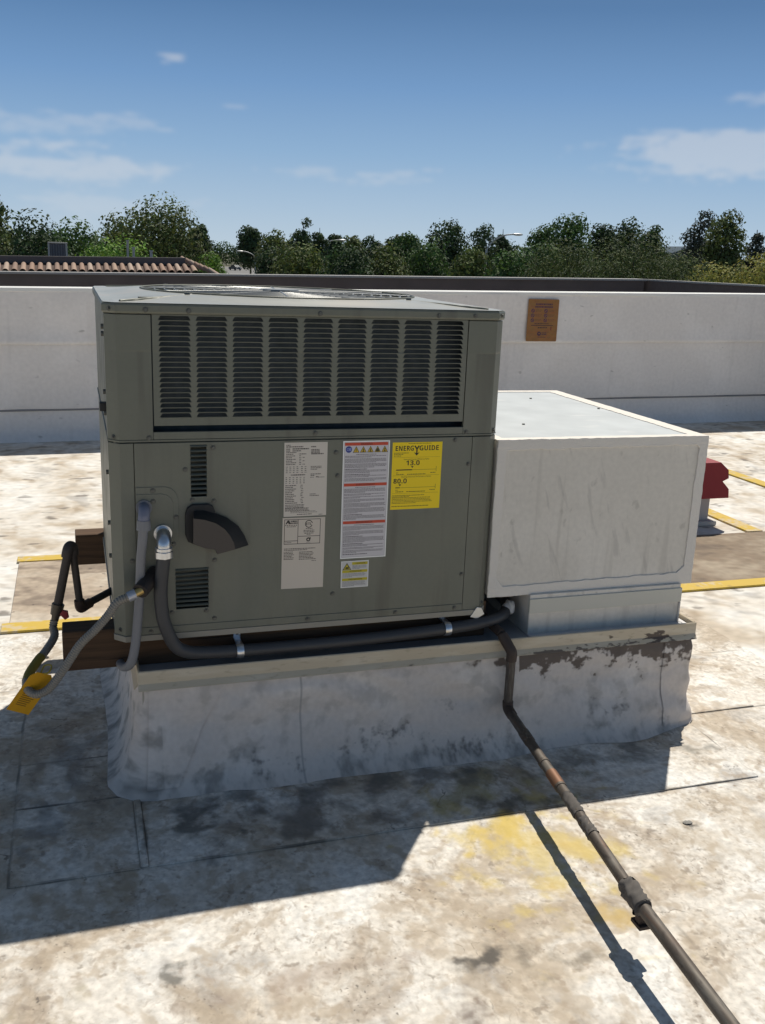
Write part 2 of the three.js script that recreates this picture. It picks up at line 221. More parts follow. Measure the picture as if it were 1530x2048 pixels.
// brown notice on the parapet
{
  const W = 256, H = 320, cv = document.createElement('canvas'); cv.width = W; cv.height = H; const g = cv.getContext('2d');
  g.fillStyle = '#8f6434'; g.fillRect(0, 0, W, H); const r = RNG(5);
  for (let i = 0; i < 900; i++) { g.fillStyle = `rgba(${90 + r() * 80},${60 + r() * 50},${20 + r() * 40},.10)`; g.fillRect(r() * W, r() * H, 10 + r() * 30, 4 + r() * 14); }
  g.fillStyle = '#4b2a3f'; const ln = (x, y, w, h) => { for (let q = 0; q < w;) { const k = 4 + r() * 13; g.fillRect(x + q, y, Math.min(k, w - q), h); q += k + 3; } };
  ln(62, 32, 140, 13); ln(58, 52, 148, 13);
  for (const x of [42, 150]) for (let k = 0; k < 3; k++) { g.strokeStyle = '#43264f'; g.lineWidth = 5; g.beginPath(); g.arc(x, 88 + k * 36, 12, 0, 7); g.stroke(); g.beginPath(); g.moveTo(x - 8, 80 + k * 36); g.lineTo(x + 8, 96 + k * 36); g.stroke(); g.fillStyle = '#6a3f30'; ln(x + 22, 80 + k * 36, 52, 4); ln(x + 22, 90 + k * 36, 44, 4); }
  g.fillStyle = '#33202c'; g.fillRect(34, 196, 184, 5); ln(60, 182, 120, 6); ln(92, 212, 80, 8); g.fillStyle = '#6d2c26'; g.fillRect(198, 206, 9, 30); g.fillStyle = '#3d2440'; g.beginPath(); g.arc(106, 262, 16, 0, 7); g.fill(); g.fillStyle = '#8f6434'; g.beginPath(); g.arc(107, 261, 6, 0, 7); g.fill(); g.fillStyle = '#3d2440'; ln(128, 252, 40, 7); ln(128, 264, 42, 7); ln(98, 286, 66, 4);
  const t = new THREE.CanvasTexture(cv); t.colorSpace = THREE.SRGBColorSpace;
  const rr = .012, s = new THREE.Shape(), w = .335, h = .4; s.moveTo(rr, 0); s.lineTo(w - rr, 0); s.quadraticCurveTo(w, 0, w, rr); s.lineTo(w, h - rr); s.quadraticCurveTo(w, h, w - rr, h); s.lineTo(rr, h); s.quadraticCurveTo(0, h, 0, h - rr); s.lineTo(0, rr); s.quadraticCurveTo(0, 0, rr, 0);
  const gg = new THREE.ExtrudeGeometry(s, { depth: .003, bevelEnabled: false }); const p = gg.attributes.position, uv = gg.attributes.uv; for (let i = 0; i < p.count; i++) uv.setXY(i, p.getX(i) / w, p.getY(i) / h);
  const o = single('notice_sign', gg, mat(0xffffff, .6, 0, { map: t }), 'brown rectangular notice sign with purple print on the white parapet', 'sign');
  o.position.set(4.045, .842, parZ(4.05) + .062); o.rotation.y = .058; 
}

// ------------------------------------------------------------------ neighbouring roofs
{
  const st = dataTex(512, 128, (u, v, c) => { const n = fbm(u * 60, v * 16, 4), m = fbm(u * 6, v * 3, 3); const k = 1 + .25 * n + .2 * m; c[0] = .125 * k; c[1] = .10 * k; c[2] = .092 * k; });
  const ms = mat(0xffffff, .95, 0, { map: st }), mcap = mat(lin(.30, .29, .28), .6);
  const W = thing('stucco_wall', 'dark brown stucco wall of the next roof rising behind the white parapet', 'wall');
  const q = box(0, 19.5, 0, 1, 0, .22); const p = q.attributes.position; for (let i = 0; i < p.count; i++) { const x = p.getX(i) - 12.5; p.setX(i, x); p.setY(i, p.getY(i) > .5 ? 1.25 + (x + .85) * .0195 : -3.6); p.setZ(i, p.getZ(i) - 8.72); }
  q.computeVertexNormals(); part('wall', q, ms, W);
  const c = box(0, 19.53, 0, .022, 0, .27); const cp = c.attributes.position; for (let i = 0; i < cp.count; i++) { const x = cp.getX(i) - 12.5; cp.setX(i, x); cp.setY(i, cp.getY(i) + 1.25 + (x + .85) * .0195); cp.setZ(i, cp.getZ(i) - 8.745); } c.computeVertexNormals(); part('coping', c, mcap, W);
  part('return_wall', exY([[7.02, -8.72], [7.24, -8.72], [8.7, -4.6], [8.48, -4.6]], -3.6, 1.402), ms, W);
  part('return_coping', exY([[7.0, -8.745], [7.26, -8.745], [8.73, -4.57], [8.45, -4.57]], 1.404, 1.424), mcap, W);
}
{
  const B = thing('tile_roof_building', 'low building with a row of terracotta barrel tiles along its grey fascia', 'building');
  B.position.set(1, 0, -30.1); B.rotation.z = .0245; 
  const mg = mat(lin(.115, .105, .105), .9), terra = [lin(.34, .235, .175), lin(.29, .185, .135), lin(.38, .285, .225), lin(.25, .165, .125)].map(c => mat(c, .85, 0, { side: THREE.DoubleSide }));
  part('wall', box(-12, 3.0, -3.6, .78, .2, -9 + .2 - .2), mat(lin(.25, .19, .16), .95), B);
  part('parapet', rbox(-12, 2.62, 1.0, 1.245, -1.05, -.8, .02), mg, B);
  part('flat_roof', box(-12, 2.6, .8, .92, -8.8, -1.06), mg, B);
  part('roof_slope', exX([[-.85, .80], [-.85, 1.0], [.28, .76], [.28, .66]], -12, 2.75), mat(lin(.09, .06, .05), .95), B);
  const tg = new THREE.CylinderGeometry(.075, .098, 1.05, 10, 1, true, -Math.PI / 2, Math.PI); tg.rotateX(-Math.PI / 2 + .21); 
  const inner = new THREE.CircleGeometry(.09, 10, 0, Math.PI); inner.translate(0, 0, .5);
  for (let k = 0; k < 30; k++) { const t = part('roof_tile', tg, terra[(k * 7 + (k >> 2)) % 4], B); t.rotation.y = 0; t.position.set(2.80 - k * .252, .885, -.26); }
  for (let k = 0; k < 7; k++) { const t = part('hip_tile', tg, terra[(k * 3) % 4], B); t.scale.set(1.1, 1.1, .45); t.rotation.y = .75; t.position.set(2.66 + k * .13, 1.10 - k * .058, -.86 + k * .17); }
  // equipment on that roof
  const ac = thing('condenser_unit', 'small grey air conditioner with dark grille on the tile roofed building', 'air conditioner');
  ac.position.set(-.45, 1.0, -31.6);
  const mw = mat(lin(.42, .41, .38), .6);
  part('cabinet', rbox(-.31, .27, 0, .60, -.5, 0, .02), mat(lin(.10, .10, .11), .7), ac); part('top_cover', rbox(-.33, .29, .60, .645, -.53, .03, .015), mw, ac);
  for (const x of [-.30, .25]) part('corner_post', rbox(x - .03, x + .03, .0, .6, -.02, .02, .006), mw, ac);
  for (let k = 0; k < 6; k++) part('grille_bar', rbox(-.24 + k * .08, -.215 + k * .08, .04, .58, 0, .015, .003), mat(lin(.16, .16, .17), .6), ac);
  const mv = mat(lin(.40, .40, .39), .6, .2);
  for (const [x, top, r, lab] of [[1.74, 1.80, .035, 'tallest grey vent pipe on the tile roofed building'], [1.93, 1.585, .04, 'short vent pipe with flat cap next to the tallest vent pipe'], [2.50, 1.5, .045, 'squat capped vent pipe standing apart on the tile roofed building']]) { const v = thing('vent_pipe', lab, 'vent pipe', 'vent pipes'); v.position.set(x, .9, -31.4); part('pipe', rod([0, 0, 0], [0, top - .93, 0], r), mv, v); part('cap', rod([0, top - .94, 0], [0, top - .9, 0], r * 1.5, r * 1.4), mv, v); }
}

// ------------------------------------------------------------------ curb under the unit
const skirtTex = dataTex(2048, 256, (u, v, c) => {
  const s = u * 6.4, t = v, x = s - 1.27, front = x > 0 && x < 1.9, n = fbm(s * 4, t * 1.6, 4), m = fbm(s * 16, t * 5, 4), f = fbm(s * 60, t * 18, 3);
  c[0] = .64; c[1] = .575; c[2] = .52; mix3(c, .70, .64, .585, sst(-.1, .4, n)); const k = 1 + .12 * f; c[0] *= k; c[1] *= k; c[2] *= k;
  mix3(c, .30, .27, .23, sst(.1, .5, m + .4 * n + .1) * .35);
  mix3(c, .22, .205, .19, sst(-.1, 1.1, .36 - t * 1.9 + .9 * n + 1.0 * m + .8 * f) * .72);            // grime worked up from the roof
  if (front) {
    mix3(c, .10, .075, .06, sst(.0, .2, (t - .80) * 2.1 + (x > 1.16 ? .06 : -.9) + .75 * m + .5 * n + .35 * f - (x > 1.85 ? (x - 1.85) * 6 : 0)) * .93); // mastic under the flashing
    mix3(c, .09, .065, .05, sst(.15, .3, .32 - Math.hypot((x - 1.08) / .09, (t - .92) / .07) * .3 + .7 * m) * .9);
    for (const [a, b, w, h] of [[.92, .48, .03, .10], [.30, .16, .05, .09], [.42, .15, .04, .08], [.66, .30, .07, .12], [.76, .31, .07, .09], [.98, .12, .12, .1], [1.52, .32, .05, .12], [.56, .2, .03, .06]]) { const r = Math.hypot((x - a) / w, (t - b) / h); if (r < 2.2) mix3(c, .10, .09, .09, sst(.2, 2.2, 1 - r + 1.5 * m + 2.4 * f) * .6); }
    if (Math.abs(x - .42) < .0025) mix3(c, .3, .28, .26, .6);
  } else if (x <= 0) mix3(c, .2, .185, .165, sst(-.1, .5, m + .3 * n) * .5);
});
const skirtBump = dataTex(1024, 64, (u, v, c) => { const s = u * 6.4, t = v * .33; c[0] = c[1] = c[2] = .5 + .4 * fbm(s * 14, t * 14, 4) + .15 * fbm(s * 70, t * 70, 2); }, false);
{
  const C = thing('roof_curb', 'white membrane wrapped roof curb carrying the air conditioner and duct box', 'roof curb');
  const mS = mat(0xffffff, .78, 0, { map: skirtTex, side: THREE.DoubleSide, bumpMap: skirtBump, bumpScale: .004 });
  const X0 = .036, X1 = 1.925, Z0 = -1.21, Z1 = .045, R = .03;
  // perimeter walk: left side forwards, front, right side, back
  const segs = []; const arc = (cx, cz, a0) => ({ L: R * Math.PI / 2, f: t => { const a = a0 + t * Math.PI / 2; return [cx + R * Math.cos(a), cz + R * Math.sin(a), Math.cos(a), Math.sin(a)]; } });
  const lineS = (ax, az, bx, bz, nx, nz) => ({ L: Math.hypot(bx - ax, bz - az), f: t => [ax + (bx - ax) * t, az + (bz - az) * t, nx, nz] });
  segs.push(lineS(X0, Z0 + R, X0, Z1 - R, -1, 0)); segs.push({ L: R * 1.571, f: t => { const a = Math.PI - t * Math.PI / 2; return [X0 + R + R * Math.cos(a), Z1 - R + R * Math.sin(a), Math.cos(a), Math.sin(a)]; } });
  segs.push(lineS(X0 + R, Z1, X1 - R, Z1, 0, 1)); segs.push({ L: R * 1.571, f: t => { const a = Math.PI / 2 - t * Math.PI / 2; return [X1 - R + R * Math.cos(a), Z1 - R + R * Math.sin(a), Math.cos(a), Math.sin(a)]; } });
  segs.push(lineS(X1, Z1 - R, X1, Z0 + R, 1, 0)); segs.push(lineS(X1 - R, Z0, X0 + R, Z0, 0, -1));
  const per = s => { for (const g of segs) { if (s <= g.L) return g.f(s / g.L); s -= g.L; } return segs[5].f(1); };
  const LT = segs.reduce((a, g) => a + g.L, 0), HT = .322;
  function P(s, t, off) {
    const [x, z, nx, nz] = per(s), b = 1 - t; const fx = s - 1.27;
    const fr = 1 - .72 * sst(2.85, 3.15, s); let o = .006 + (.030 * b * b + .012 * b + .02 * Math.pow(b, 6) + .03 * Math.pow(b, 18)) * fr + .02 * Math.pow(b, 10) * (1 - fr);
    const inn = sst(1, .86, t) * (.4 + .6 * sst(1.0, 1.5, s)); o += inn * (.020 * noise(s * 2.6 + t * 1.3, t * 2.2 - s * .7) * (.35 + b) + .007 * noise(s * 8 + t * 3, t * 3.2) + .0025 * noise(s * 24, t * 9)) + .004 * inn;
    const cr = Math.exp(-Math.pow((s - 3.13) / .22, 2)), cl = Math.exp(-Math.pow((s - 1.25) / .16, 2)); // gathered folds at the corners
    o += cr * (.012 * Math.sin(t * 16 + (s - 3.1) * 12) * (1 - t * .6) * .6 + .006 * b * b) + cl * .003 * Math.sin(t * 6 + s * 14);
    const sg = inn * (1 - .6 * Math.pow(b, 4)); o += sg * .011 * Math.exp(-Math.pow((fx - .42) / .3, 2)) * Math.sin(t * 9 + 10 * (fx - .42) * (fx - .42) * 6) + sg * .007 * Math.sin(fx * 7.3 + t * 5) * Math.sin(t * 3.1 + fx * 2);
    return [x + nx * (o + off), .0052 + t * (HT - .0052) + off * .3, z + nz * (o + off)];
  }
  function grid(s0, s1f, off, ns, nt, t0 = 0, t1 = 1) { const pos = [], uv = [], idx = []; for (let i = 0; i <= ns; i++) for (let j = 0; j <= nt; j++) { const t = t0 + (t1 - t0) * j / nt, s = s0 + (s1f(t) - s0) * i / ns; const p = P(s, t, off); pos.push(...p); uv.push(s / 6.4, t); } for (let i = 0; i < ns; i++) for (let j = 0; j < nt; j++) { const a = i * (nt + 1) + j, b = a + nt + 1; idx.push(a, b, a + 1, b, b + 1, a + 1); } const g = new THREE.BufferGeometry(); g.setAttribute('position', new THREE.Float32BufferAttribute(pos, 3)); g.setAttribute('uv', new THREE.Float32BufferAttribute(uv, 2)); g.setIndex(idx); g.computeVertexNormals(); return g; }
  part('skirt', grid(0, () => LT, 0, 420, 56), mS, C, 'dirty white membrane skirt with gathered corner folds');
  part('corner_flap', grid(1.235, t => 1.30 + .16 * t, .004, 30, 24, .06, .985), mS, C);
  part('corner_flap', grid(2.985, t => 3.16, .0035, 24, 24, .05, .985), mS, C);
  part('curb_core', box(X0 + .004, X1 - .004, .0, .352, Z0 + .004, Z1 - .004), mat(lin(.4, .36, .3), .9), C);
  // sheet metal cap flashing with a kicked out lip
  const ft = dataTex(1024, 64, (u, v, c) => { const x = u * 2, n = fbm(x * 5, v * 2, 4), m = fbm(x * 26, v * 5, 4); c[0] = .53; c[1] = .455; c[2] = .335; mix3(c, .59, .52, .405, sst(-.1, .4, n)); mix3(c, .34, .28, .20, sst(.15, .5, m) * .45); mix3(c, .07, .05, .04, sst(.1, .2, .34 - Math.hypot((x - 1.775) / .055, (v - .42) / .42) * .3 + .5 * m) * .95); mix3(c, .08, .06, .045, sst(.1, .2, .2 - Math.hypot((x - 1.595) / .012, (v - .55) / .2) * .2 + .3 * m) * .9); mix3(c, .1, .075, .06, sst(.12, .22, .26 - v * .9 + .6 * m + (x > 1.3 ? 0 : -.35)) * .85); });
  const mF = mat(0xffffff, .55, .1, { map: ft });
  const pr = [[.0, .374], [.004, .3765], [.007, .374], [.007, .336], [.019, .319], [.016, .317], [.004, .333], [.004, .36], [0, .36]];
  const fg = exX(pr.map(p => [p[0] + Z1 + .002, p[1]]), X0 - .008, X1 + .008); const fp = fg.attributes.position, fu = fg.attributes.uv; for (let i = 0; i < fp.count; i++) fu.setXY(i, fp.getX(i) / 2, (fp.getY(i) - .317) / .06);
  part('cap_flashing', fg, mF, C);
  const side = (x, dir) => { const g = exX(pr.map(p => [p[0], p[1]]), 0, Z1 - Z0 - .004); g.rotateY(dir > 0 ? Math.PI / 2 : -Math.PI / 2); g.translate(x, 0, dir > 0 ? Z1 - .001 : Z0 + .003); const q = g.attributes.position, w = g.attributes.uv; for (let i = 0; i < q.count; i++) w.setXY(i, .3 + q.getZ(i) / 8, .5); return g; };
  part('cap_flashing', side(X0 - .001, -1), mF, C); part('cap_flashing', side(X1 + .001, 1), mF, C);
  part('curb_top', box(X0 + .002, X1 - .002, .353, .357, Z0, Z1 - .001), mat(lin(.42, .42, .43), .6, .3), C);
}
// timber sleepers
{
  const wt = (r, g, b) => dataTex(512, 256, (u, v, c) => { const x = u * 1.4, y = v * .14; const ring = fbm(x * 1.2, y * 60 + 2 * noise(x * 2, 3), 4), k = 1 + .5 * ring + .25 * fbm(x * 4, y * 220, 3); c[0] = r * k; c[1] = g * k; c[2] = b * k; mix3(c, r * .35, g * .35, b * .35, sst(.28, .45, fbm(x * 2.5, y * 90 + 5, 4))); });
  const t1 = wt(.085, .047, .024);
  const t2 = wt(.30, .19, .095);
  const uvw = g => { const q = boxUV(g), u = q.attributes.uv; for (let i = 0; i < u.count; i++) u.setXY(i, u.getX(i) / 1.4 + .2, u.getY(i) / .14); return q; };
  single('timber_sleeper', uvw(rbox(-.178, 1.165, .357, .48, -.13, -.04, .004)), mat(0xffffff, .9, 0, { map: t1 }), 'dark brown timber sleeper under the front edge of the air conditioner', 'timber', 'timber sleepers');
  const e = single('timber_sleeper', uvw(rbox(-.136, 1.165, .357, .48, -1.145, -1.055, .004)), mat(0xffffff, .9, 0, { map: t1 }), 'short brown timber end sticking out behind the air conditioner', 'timber', 'timber sleepers');
}

// ------------------------------------------------------------------ packaged rooftop air conditioner
const paintTex = dataTex(512, 512, (u, v, c) => { const x = u * 1.3, y = v * 1.3; const n = fbm(x * 2.2, y * 2.2, 4), s = fbm(x * 14, y * 1.2, 4), f = fbm(x * 70, y * 70, 2); const k = 1 + .06 * n + .05 * f; c[0] = .156 * k; c[1] = .159 * k; c[2] = .124 * k; mix3(c, .10, .094, .075, sst(.08, .45, s) * .5); mix3(c, .185, .182, .155, sst(.15, .5, -s + n * .4) * .25); });
const paintRough = dataTex(256, 256, (u, v, c) => { const n = fbm(u * 9, v * 9, 5); c[0] = 0; c[1] = .46 + .2 * n; c[2] = 0; }, false);
const paintBump = dataTex(512, 512, (u, v, c) => { c[0] = c[1] = c[2] = .5 + .5 * fbm(u * 4.2, v * 4.2, 3) + .02 * fbm(u * 60, v * 60, 2); }, false);
const mPaint = mat(0xffffff, 1, .0, { map: paintTex, roughnessMap: paintRough, bumpMap: paintBump, bumpScale: .005 });
const mPale = mat(lin(.30, .275, .225), .6), mScrew = mat(lin(.13, .13, .115), .5, .5), mBlack = mat(lin(.018, .017, .017), .6);
const pUV = g => boxUV(g, 1 / 1.3);
const A = thing('rooftop_air_conditioner', 'grey green packaged rooftop air conditioner with louvered upper section and stickers', 'air conditioner');
const CX = [-.03, 1.15], ch = .03, D = 1.118;
{
  const plan = (o = 0) => [[-.03 - o, -.03 + o * .4], [0 - o * .4, 0 + o], [1.12 + o * .4, 0 + o], [1.15 + o, -.03 + o * .4], [1.15 + o, -D + .03 - o * .4], [1.12 + o * .4, -D - o], [-o * .4, -D - o], [-.03 - o, -D + .03 - o * .4]];
  part('base_rail', exY(plan(.002), .45, .469, .002), mPale, A);
  // lower cabinet
  part('lower_cabinet', pUV(exY([[-.018, -.105], [1.138, -.105], [1.138, -D + .02], [-.018, -D + .02]], .4695, 1.045, 0)), mPaint, A);
  part('cabinet_floor', pUV(box(-.015, 1.135, .4695, .473, -.104, -.013)), mPaint, A); part('cabinet_deck', pUV(box(-.015, 1.135, 1.040, 1.0465, -.104, -.013)), mPaint, A);
  const postFL = (x1, y0, y1) => exY([[-.03, -.10], [-.03, -.03], [0, 0], [x1, 0], [x1, -.012], [.004, -.012], [-.019, -.034], [-.019, -.10]], y0, y1, .0012);
  const mirror = g => { const q = g.clone(); q.scale(-1, 1, 1); q.translate(1.12, 0, 0); const p = q.attributes.position, n = q.attributes.normal; if (q.index) { const a = q.index.array; for (let i = 0; i < a.length; i += 3) { const t = a[i]; a[i] = a[i + 1]; a[i + 1] = t; } } else for (let i = 0; i < p.count; i += 3) for (const at of [p, n, q.attributes.uv]) { const k = at.itemSize; for (let j = 0; j < k; j++) { const t = at.array[i * k + j]; at.array[i * k + j] = at.array[(i + 1) * k + j]; at.array[(i + 1) * k + j] = t; } } return q; };
  part('corner_post', pUV(postFL(.0365, .470, 1.0435)), mPaint, A); part('corner_post', pUV(mirror(postFL(.058, .470, 1.0435))), mPaint, A);
  // side and back panels
  part('side_panel', pUV(rbox(-.028, -.02, .471, 1.043, -D + .03, -.103, .002)), mPaint, A); part('side_panel', pUV(rbox(1.14, 1.148, .471, 1.043, -D + .03, -.103, .002)), mPaint, A);
  part('back_panel', pUV(rbox(.0, 1.12, .471, 1.043, -D - .001, -D + .007, .002)), mPaint, A);
  // front access panel with the two vent openings
  const rect = (x0, x1, y0, y1) => [[x0, y0], [x1, y0], [x1, y1], [x0, y1]];
  const fp = exZ(rect(.0385, 1.0605, .471, 1.0435), -.006, 0, .0012, [rect(.1945, .2395, .884, 1.036), rect(.1465, .2415, .543, .668)]);
  const front = part('front_panel', pUV(fp), mPaint, A);
  const slat = (w, h) => { const g = exX([[-.005, .0], [.0, -h * .05], [.0045, -h * .28], [.0052, -h * .34], [.0044, -h * .40], [-.001, -h * .32], [-.006, -h * .12]], -w / 2, w / 2); return g; };
  const sA = slat(.046, .0138), sB = slat(.096, .0139);
  for (let k = 0; k < 11; k++) { const s = part('vent_slat', sA, mPaint, front); s.position.set(.217, 1.036 - k * .01382, 0); }
  for (let k = 0; k < 9; k++) { const s = part('vent_slat', sB, mPaint, front); s.position.set(.194, .668 - k * .0139, 0); }
  // bottom fold line and stiffening bead of the panel
  part('panel_flange', pUV(rbox(.039, 1.06, .4705, .4925, 0, .0025, .001)), mPaint, front);
  // rounded service cover at the corner
  { const o = [[.0395, .917], [.12, .917], [.138, .912], [.151, .899], [.158, .88], [.159, .862], [.158, .70], [.0395, .70]], i = [[.0395, .897], [.112, .897], [.128, .892], [.138, .882], [.1435, .868], [.1435, .72], [.0395, .72]]; part('service_cover', pUV(exZ(o, 0, .0022, .001)), mPaint, A); part('cover_plate', pUV(exZ(i, .0022, .0040, .0008)), mPaint, A); }
  // upper section
  part('seam_rail', pUV(exY(plan(.0015), 1.047, 1.0525, .001)), mPaint, A);
  const up = x => postFL(x, 1.053, 1.3975);
  part('corner_post', pUV(up(.092)), mPaint, A); part('corner_post', pUV(mirror(up(.0925))), mPaint, A);
  part('lower_rail', pUV(rbox(.0925, 1.027, 1.053, 1.0745, -.012, 0, .0015)), mPaint, A);
  part('side_panel', pUV(rbox(-.028, -.02, 1.053, 1.397, -D + .03, -.103, .002)), mPaint, A); part('side_panel', pUV(rbox(1.14, 1.148, 1.053, 1.397, -D + .03, -.103, .002)), mPaint, A); part('back_panel', pUV(rbox(.0, 1.12, 1.053, 1.397, -D - .001, -D + .007, .002)), mPaint, A);
  // coil behind the louvers
  const coilT = dataTex(1024, 256, (u, v, c) => { const a = Math.sin(u * 1.06 * 2200), b = fbm(u * 30, v * 9, 4), k = .75 + .25 * a; c[0] = .078 * k + .03 * b; c[1] = .092 * k + .03 * b; c[2] = .10 * k + .034 * b; });  // fin colour darkened to paint shade into the louver openings
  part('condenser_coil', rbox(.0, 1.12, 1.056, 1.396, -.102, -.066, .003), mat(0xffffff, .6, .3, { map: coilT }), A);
  part('drain_pan', pUV(box(-.015, 1.135, 1.053, 1.056, -.065, -.013)), mPaint, A);
  // louver panel
  const holes = []; const rows = 20, pitch = .01412, c0 = .1125, cp = .1014, cw = .0865;
  for (let c = 0; c < 9; c++) for (let r = 0; r < rows; r++) { const x0 = c0 + c * cp, x1 = x0 + cw, yt = 1.3965 - r * pitch - .001, yb = yt - .0122; holes.push([[x0, yb], [x1, yb], [x1 - .0012, yb + .005], [x1 - .005, yt - .0012], [x1 - .0085, yt], [x0 + .0085, yt], [x0 + .005, yt - .0012], [x0 + .0012, yb + .005]]); }
  const lp = part('louver_panel', pUV(exZ(rect(.0955, 1.0245, 1.092, 1.3985), -.004, -.001, 0, holes)), mPaint, A);
  const lg = exX([[-.0025, .0002], [-.001, -.0012], [.0012, -.0010], [.0020, -.0003], [.0016, .0001], [.0010, -.0003], [-.001, -.0004], [-.0025, .0006]], -cw / 2 - .0005, cw / 2 + .0005);
  for (let c = 0; c < 9; c++) for (let r = 0; r < rows; r++) { const s = part('louver', lg, mPaint, lp); s.position.set(c0 + cw / 2 + c * cp, 1.3965 - r * pitch - .0126, -.001); }
  // lid
  part('lid_rim', pUV(exY(plan(.005), 1.399, 1.4285, .007)), mPaint, A);
  const cxm = .56, czm = -.559, Rf = .455, pos = [], idx = [], n = 128, o = plan(.002);
  for (let i = 0; i <= n; i++) {
    const a = i / n * Math.PI * 2, dx = Math.cos(a), dz = Math.sin(a); let best = 9;
    for (let k = 0; k < o.length; k++) { const p = o[k], q = o[(k + 1) % o.length], ex = q[0] - p[0], ez = q[1] - p[1], den = dx * ez - dz * ex; if (Math.abs(den) < 1e-9) continue; const t = ((p[0] - cxm) * ez - (p[1] - czm) * ex) / den, s = ((p[0] - cxm) * dz - (p[1] - czm) * dx) / den; if (t > 0 && s >= -1e-6 && s <= 1 + 1e-6) best = Math.min(best, t); }
    for (let j = 0; j <= 6; j++) { const w = j / 6, r = best + (Rf - best) * w; pos.push(cxm + dx * r, 1.4288 + .0165 * sst(.1, 1, w), czm + dz * r); }
  }
  for (let i = 0; i < n; i++) for (let j = 0; j < 6; j++) { const a = i * 7 + j, b = a + 7; idx.push(a, a + 1, b, b, a + 1, b + 1); }
  const tg = new THREE.BufferGeometry(); tg.setAttribute('position', new THREE.Float32BufferAttribute(pos, 3)); tg.setIndex(idx); tg.computeVertexNormals();
  const lidT = dataTex(512, 512, (u, v, c) => { const n = fbm(u * 5, v * 5, 5), f = fbm(u * 40, v * 40, 3), k = 1 + .1 * f; c[0] = .30 * k; c[1] = .30 * k; c[2] = .265 * k; mix3(c, .36, .33, .28, sst(-.05, .4, n) * .8); mix3(c, .2, .2, .17, sst(.1, .45, -n + .3 * f) * .5); });
  const lid = part('top_cover', boxUV(tg, 1 / 1.3), new THREE.MeshPhysicalMaterial({ map: lidT, roughness: .5, clearcoat: .5, clearcoatRoughness: .25 }), A, 'dusty lid with sunlight painted in as a paler tone');  // dust, plus a tone paler than the cabinet that paints in the sunlight
  const rim = new THREE.TorusGeometry(Rf, .0035, 8, 96); rim.rotateX(Math.PI / 2); rim.translate(cxm, 1.4465, czm); part('fan_rim', rim, mPaint, lid);
  const well = new THREE.CylinderGeometry(Rf - .003, Rf - .003, .2, 64, 1, true); well.translate(cxm, 1.345, czm); part('fan_well', well, mat(lin(.2, .2, .18), .7, 0, { side: THREE.DoubleSide }), A);
  part('fan_floor', new THREE.CylinderGeometry(Rf - .004, Rf - .004, .01, 48).translate(cxm, 1.25, czm), mat(lin(.2, .2, .19), .7), A);
  const mWire = mat(lin(.24, .245, .24), .4, .3);
  for (let k = 0; k < 13; k++) { const r = Rf - .012 - k * .032; const g = new THREE.TorusGeometry(r, .0026, 6, 80); g.rotateX(Math.PI / 2); g.translate(cxm, 1.4425 + .004 * (1 - (r / Rf) ** 2), czm); part('guard_ring', g, mWire, lid); }
  for (let k = 0; k < 12; k++) { const a = k / 12 * Math.PI * 2 + .13; part('guard_spoke', rod([cxm + .06 * Math.cos(a), 1.4485, czm + .06 * Math.sin(a)], [cxm + (Rf + .004) * Math.cos(a), 1.4445, czm + (Rf + .004) * Math.sin(a)], .0032, .0032, 6), mWire, lid); }
  part('guard_cap', new THREE.CylinderGeometry(.065, .07, .01, 24).translate(cxm, 1.4495, czm), mWire, lid);
  // pressed corner ribs of the lid
  for (const [sx, sz] of [[-1, 1], [1, 1], [-1, -1], [1, -1]]) { const g = rod([cxm + sx * .33, 1.440, czm + sz * .33], [cxm + sx * .545, 1.4295, czm + sz * .515], .0065, .0045, 10); part('pressed_rib', g, mPaint, lid); part('rib_screw', new THREE.CylinderGeometry(.008, .009, .006, 8).translate(cxm + sx * .345, 1.4475, czm + sz * .345), mScrew, lid); }
  part('rain_clip', rbox(.07, .125, 1.430, 1.438, -.16, -.145, .002), mScrew, lid);
  // screws
  const sg = merge([new THREE.CylinderGeometry(.0065, .0075, .0016, 14).rotateX(Math.PI / 2).translate(0, 0, .0008), new THREE.CylinderGeometry(.0042, .0042, .0045, 6).rotateX(Math.PI / 2).translate(0, 0, .0032)]);
  const scr = [[.079, 1.411, .005], [.194, 1.41, .005], [.565, 1.41, .005], [.927, 1.411, .005], [1.044, 1.412, .005], [.081, 1.0585, 0], [.559, 1.064, 0], [1.038, 1.0585, 0], [.259, 1.027, 0], [.179, .965, 0], [.198, .874, 0], [.260, .869, 0], [.087, .907, .0022], [.087, .876, .004], [.151, .826, .0022], [.142, .746, .004], [.261, .689, 0], [.134, .534, 0], [.235, .532, 0], [.259, .506, 0], [.072, .479, .0025], [.623, 1.004, 0], [.629, .933, 0], [.623, .558, 0], [.545, .481, .0025], [.831, .481, .0025], [1.033, .481, .0025], [1.052, .957, 0], [1.052, .594, 0], [1.003, 1.034, 0], [.025, .70, 0]];
  for (const [x, y, z] of scr) { const s = part('screw', sg, mScrew, A); s.position.set(x, y, z); }
  for (const [x, y, d] of [[-.016, 1.412, -1], [1.136, 1.414, 1], [-.016, 1.0605, -1], [1.136, 1.0605, 1], [-.015, .486, -1], [1.135, .486, 1]]) { const s = part('screw', sg, mScrew, A); s.position.set(x, y, -.0145 + (y > 1.4 ? .005 : 0)); s.rotation.y = d * Math.PI / 4; }
  // edge clips on the side
  for (const y of [.70, .80, .95, 1.12, 1.18, 1.34, 1.36]) part('side_screw', new THREE.CylinderGeometry(.007, .007, .008, 8).rotateZ(Math.PI / 2).translate(-.033, y, -.065), mScrew, A);
  part('side_latch', rbox(-.048, -.028, 1.125, 1.15, -.085, -.06, .003), mBlack, A);
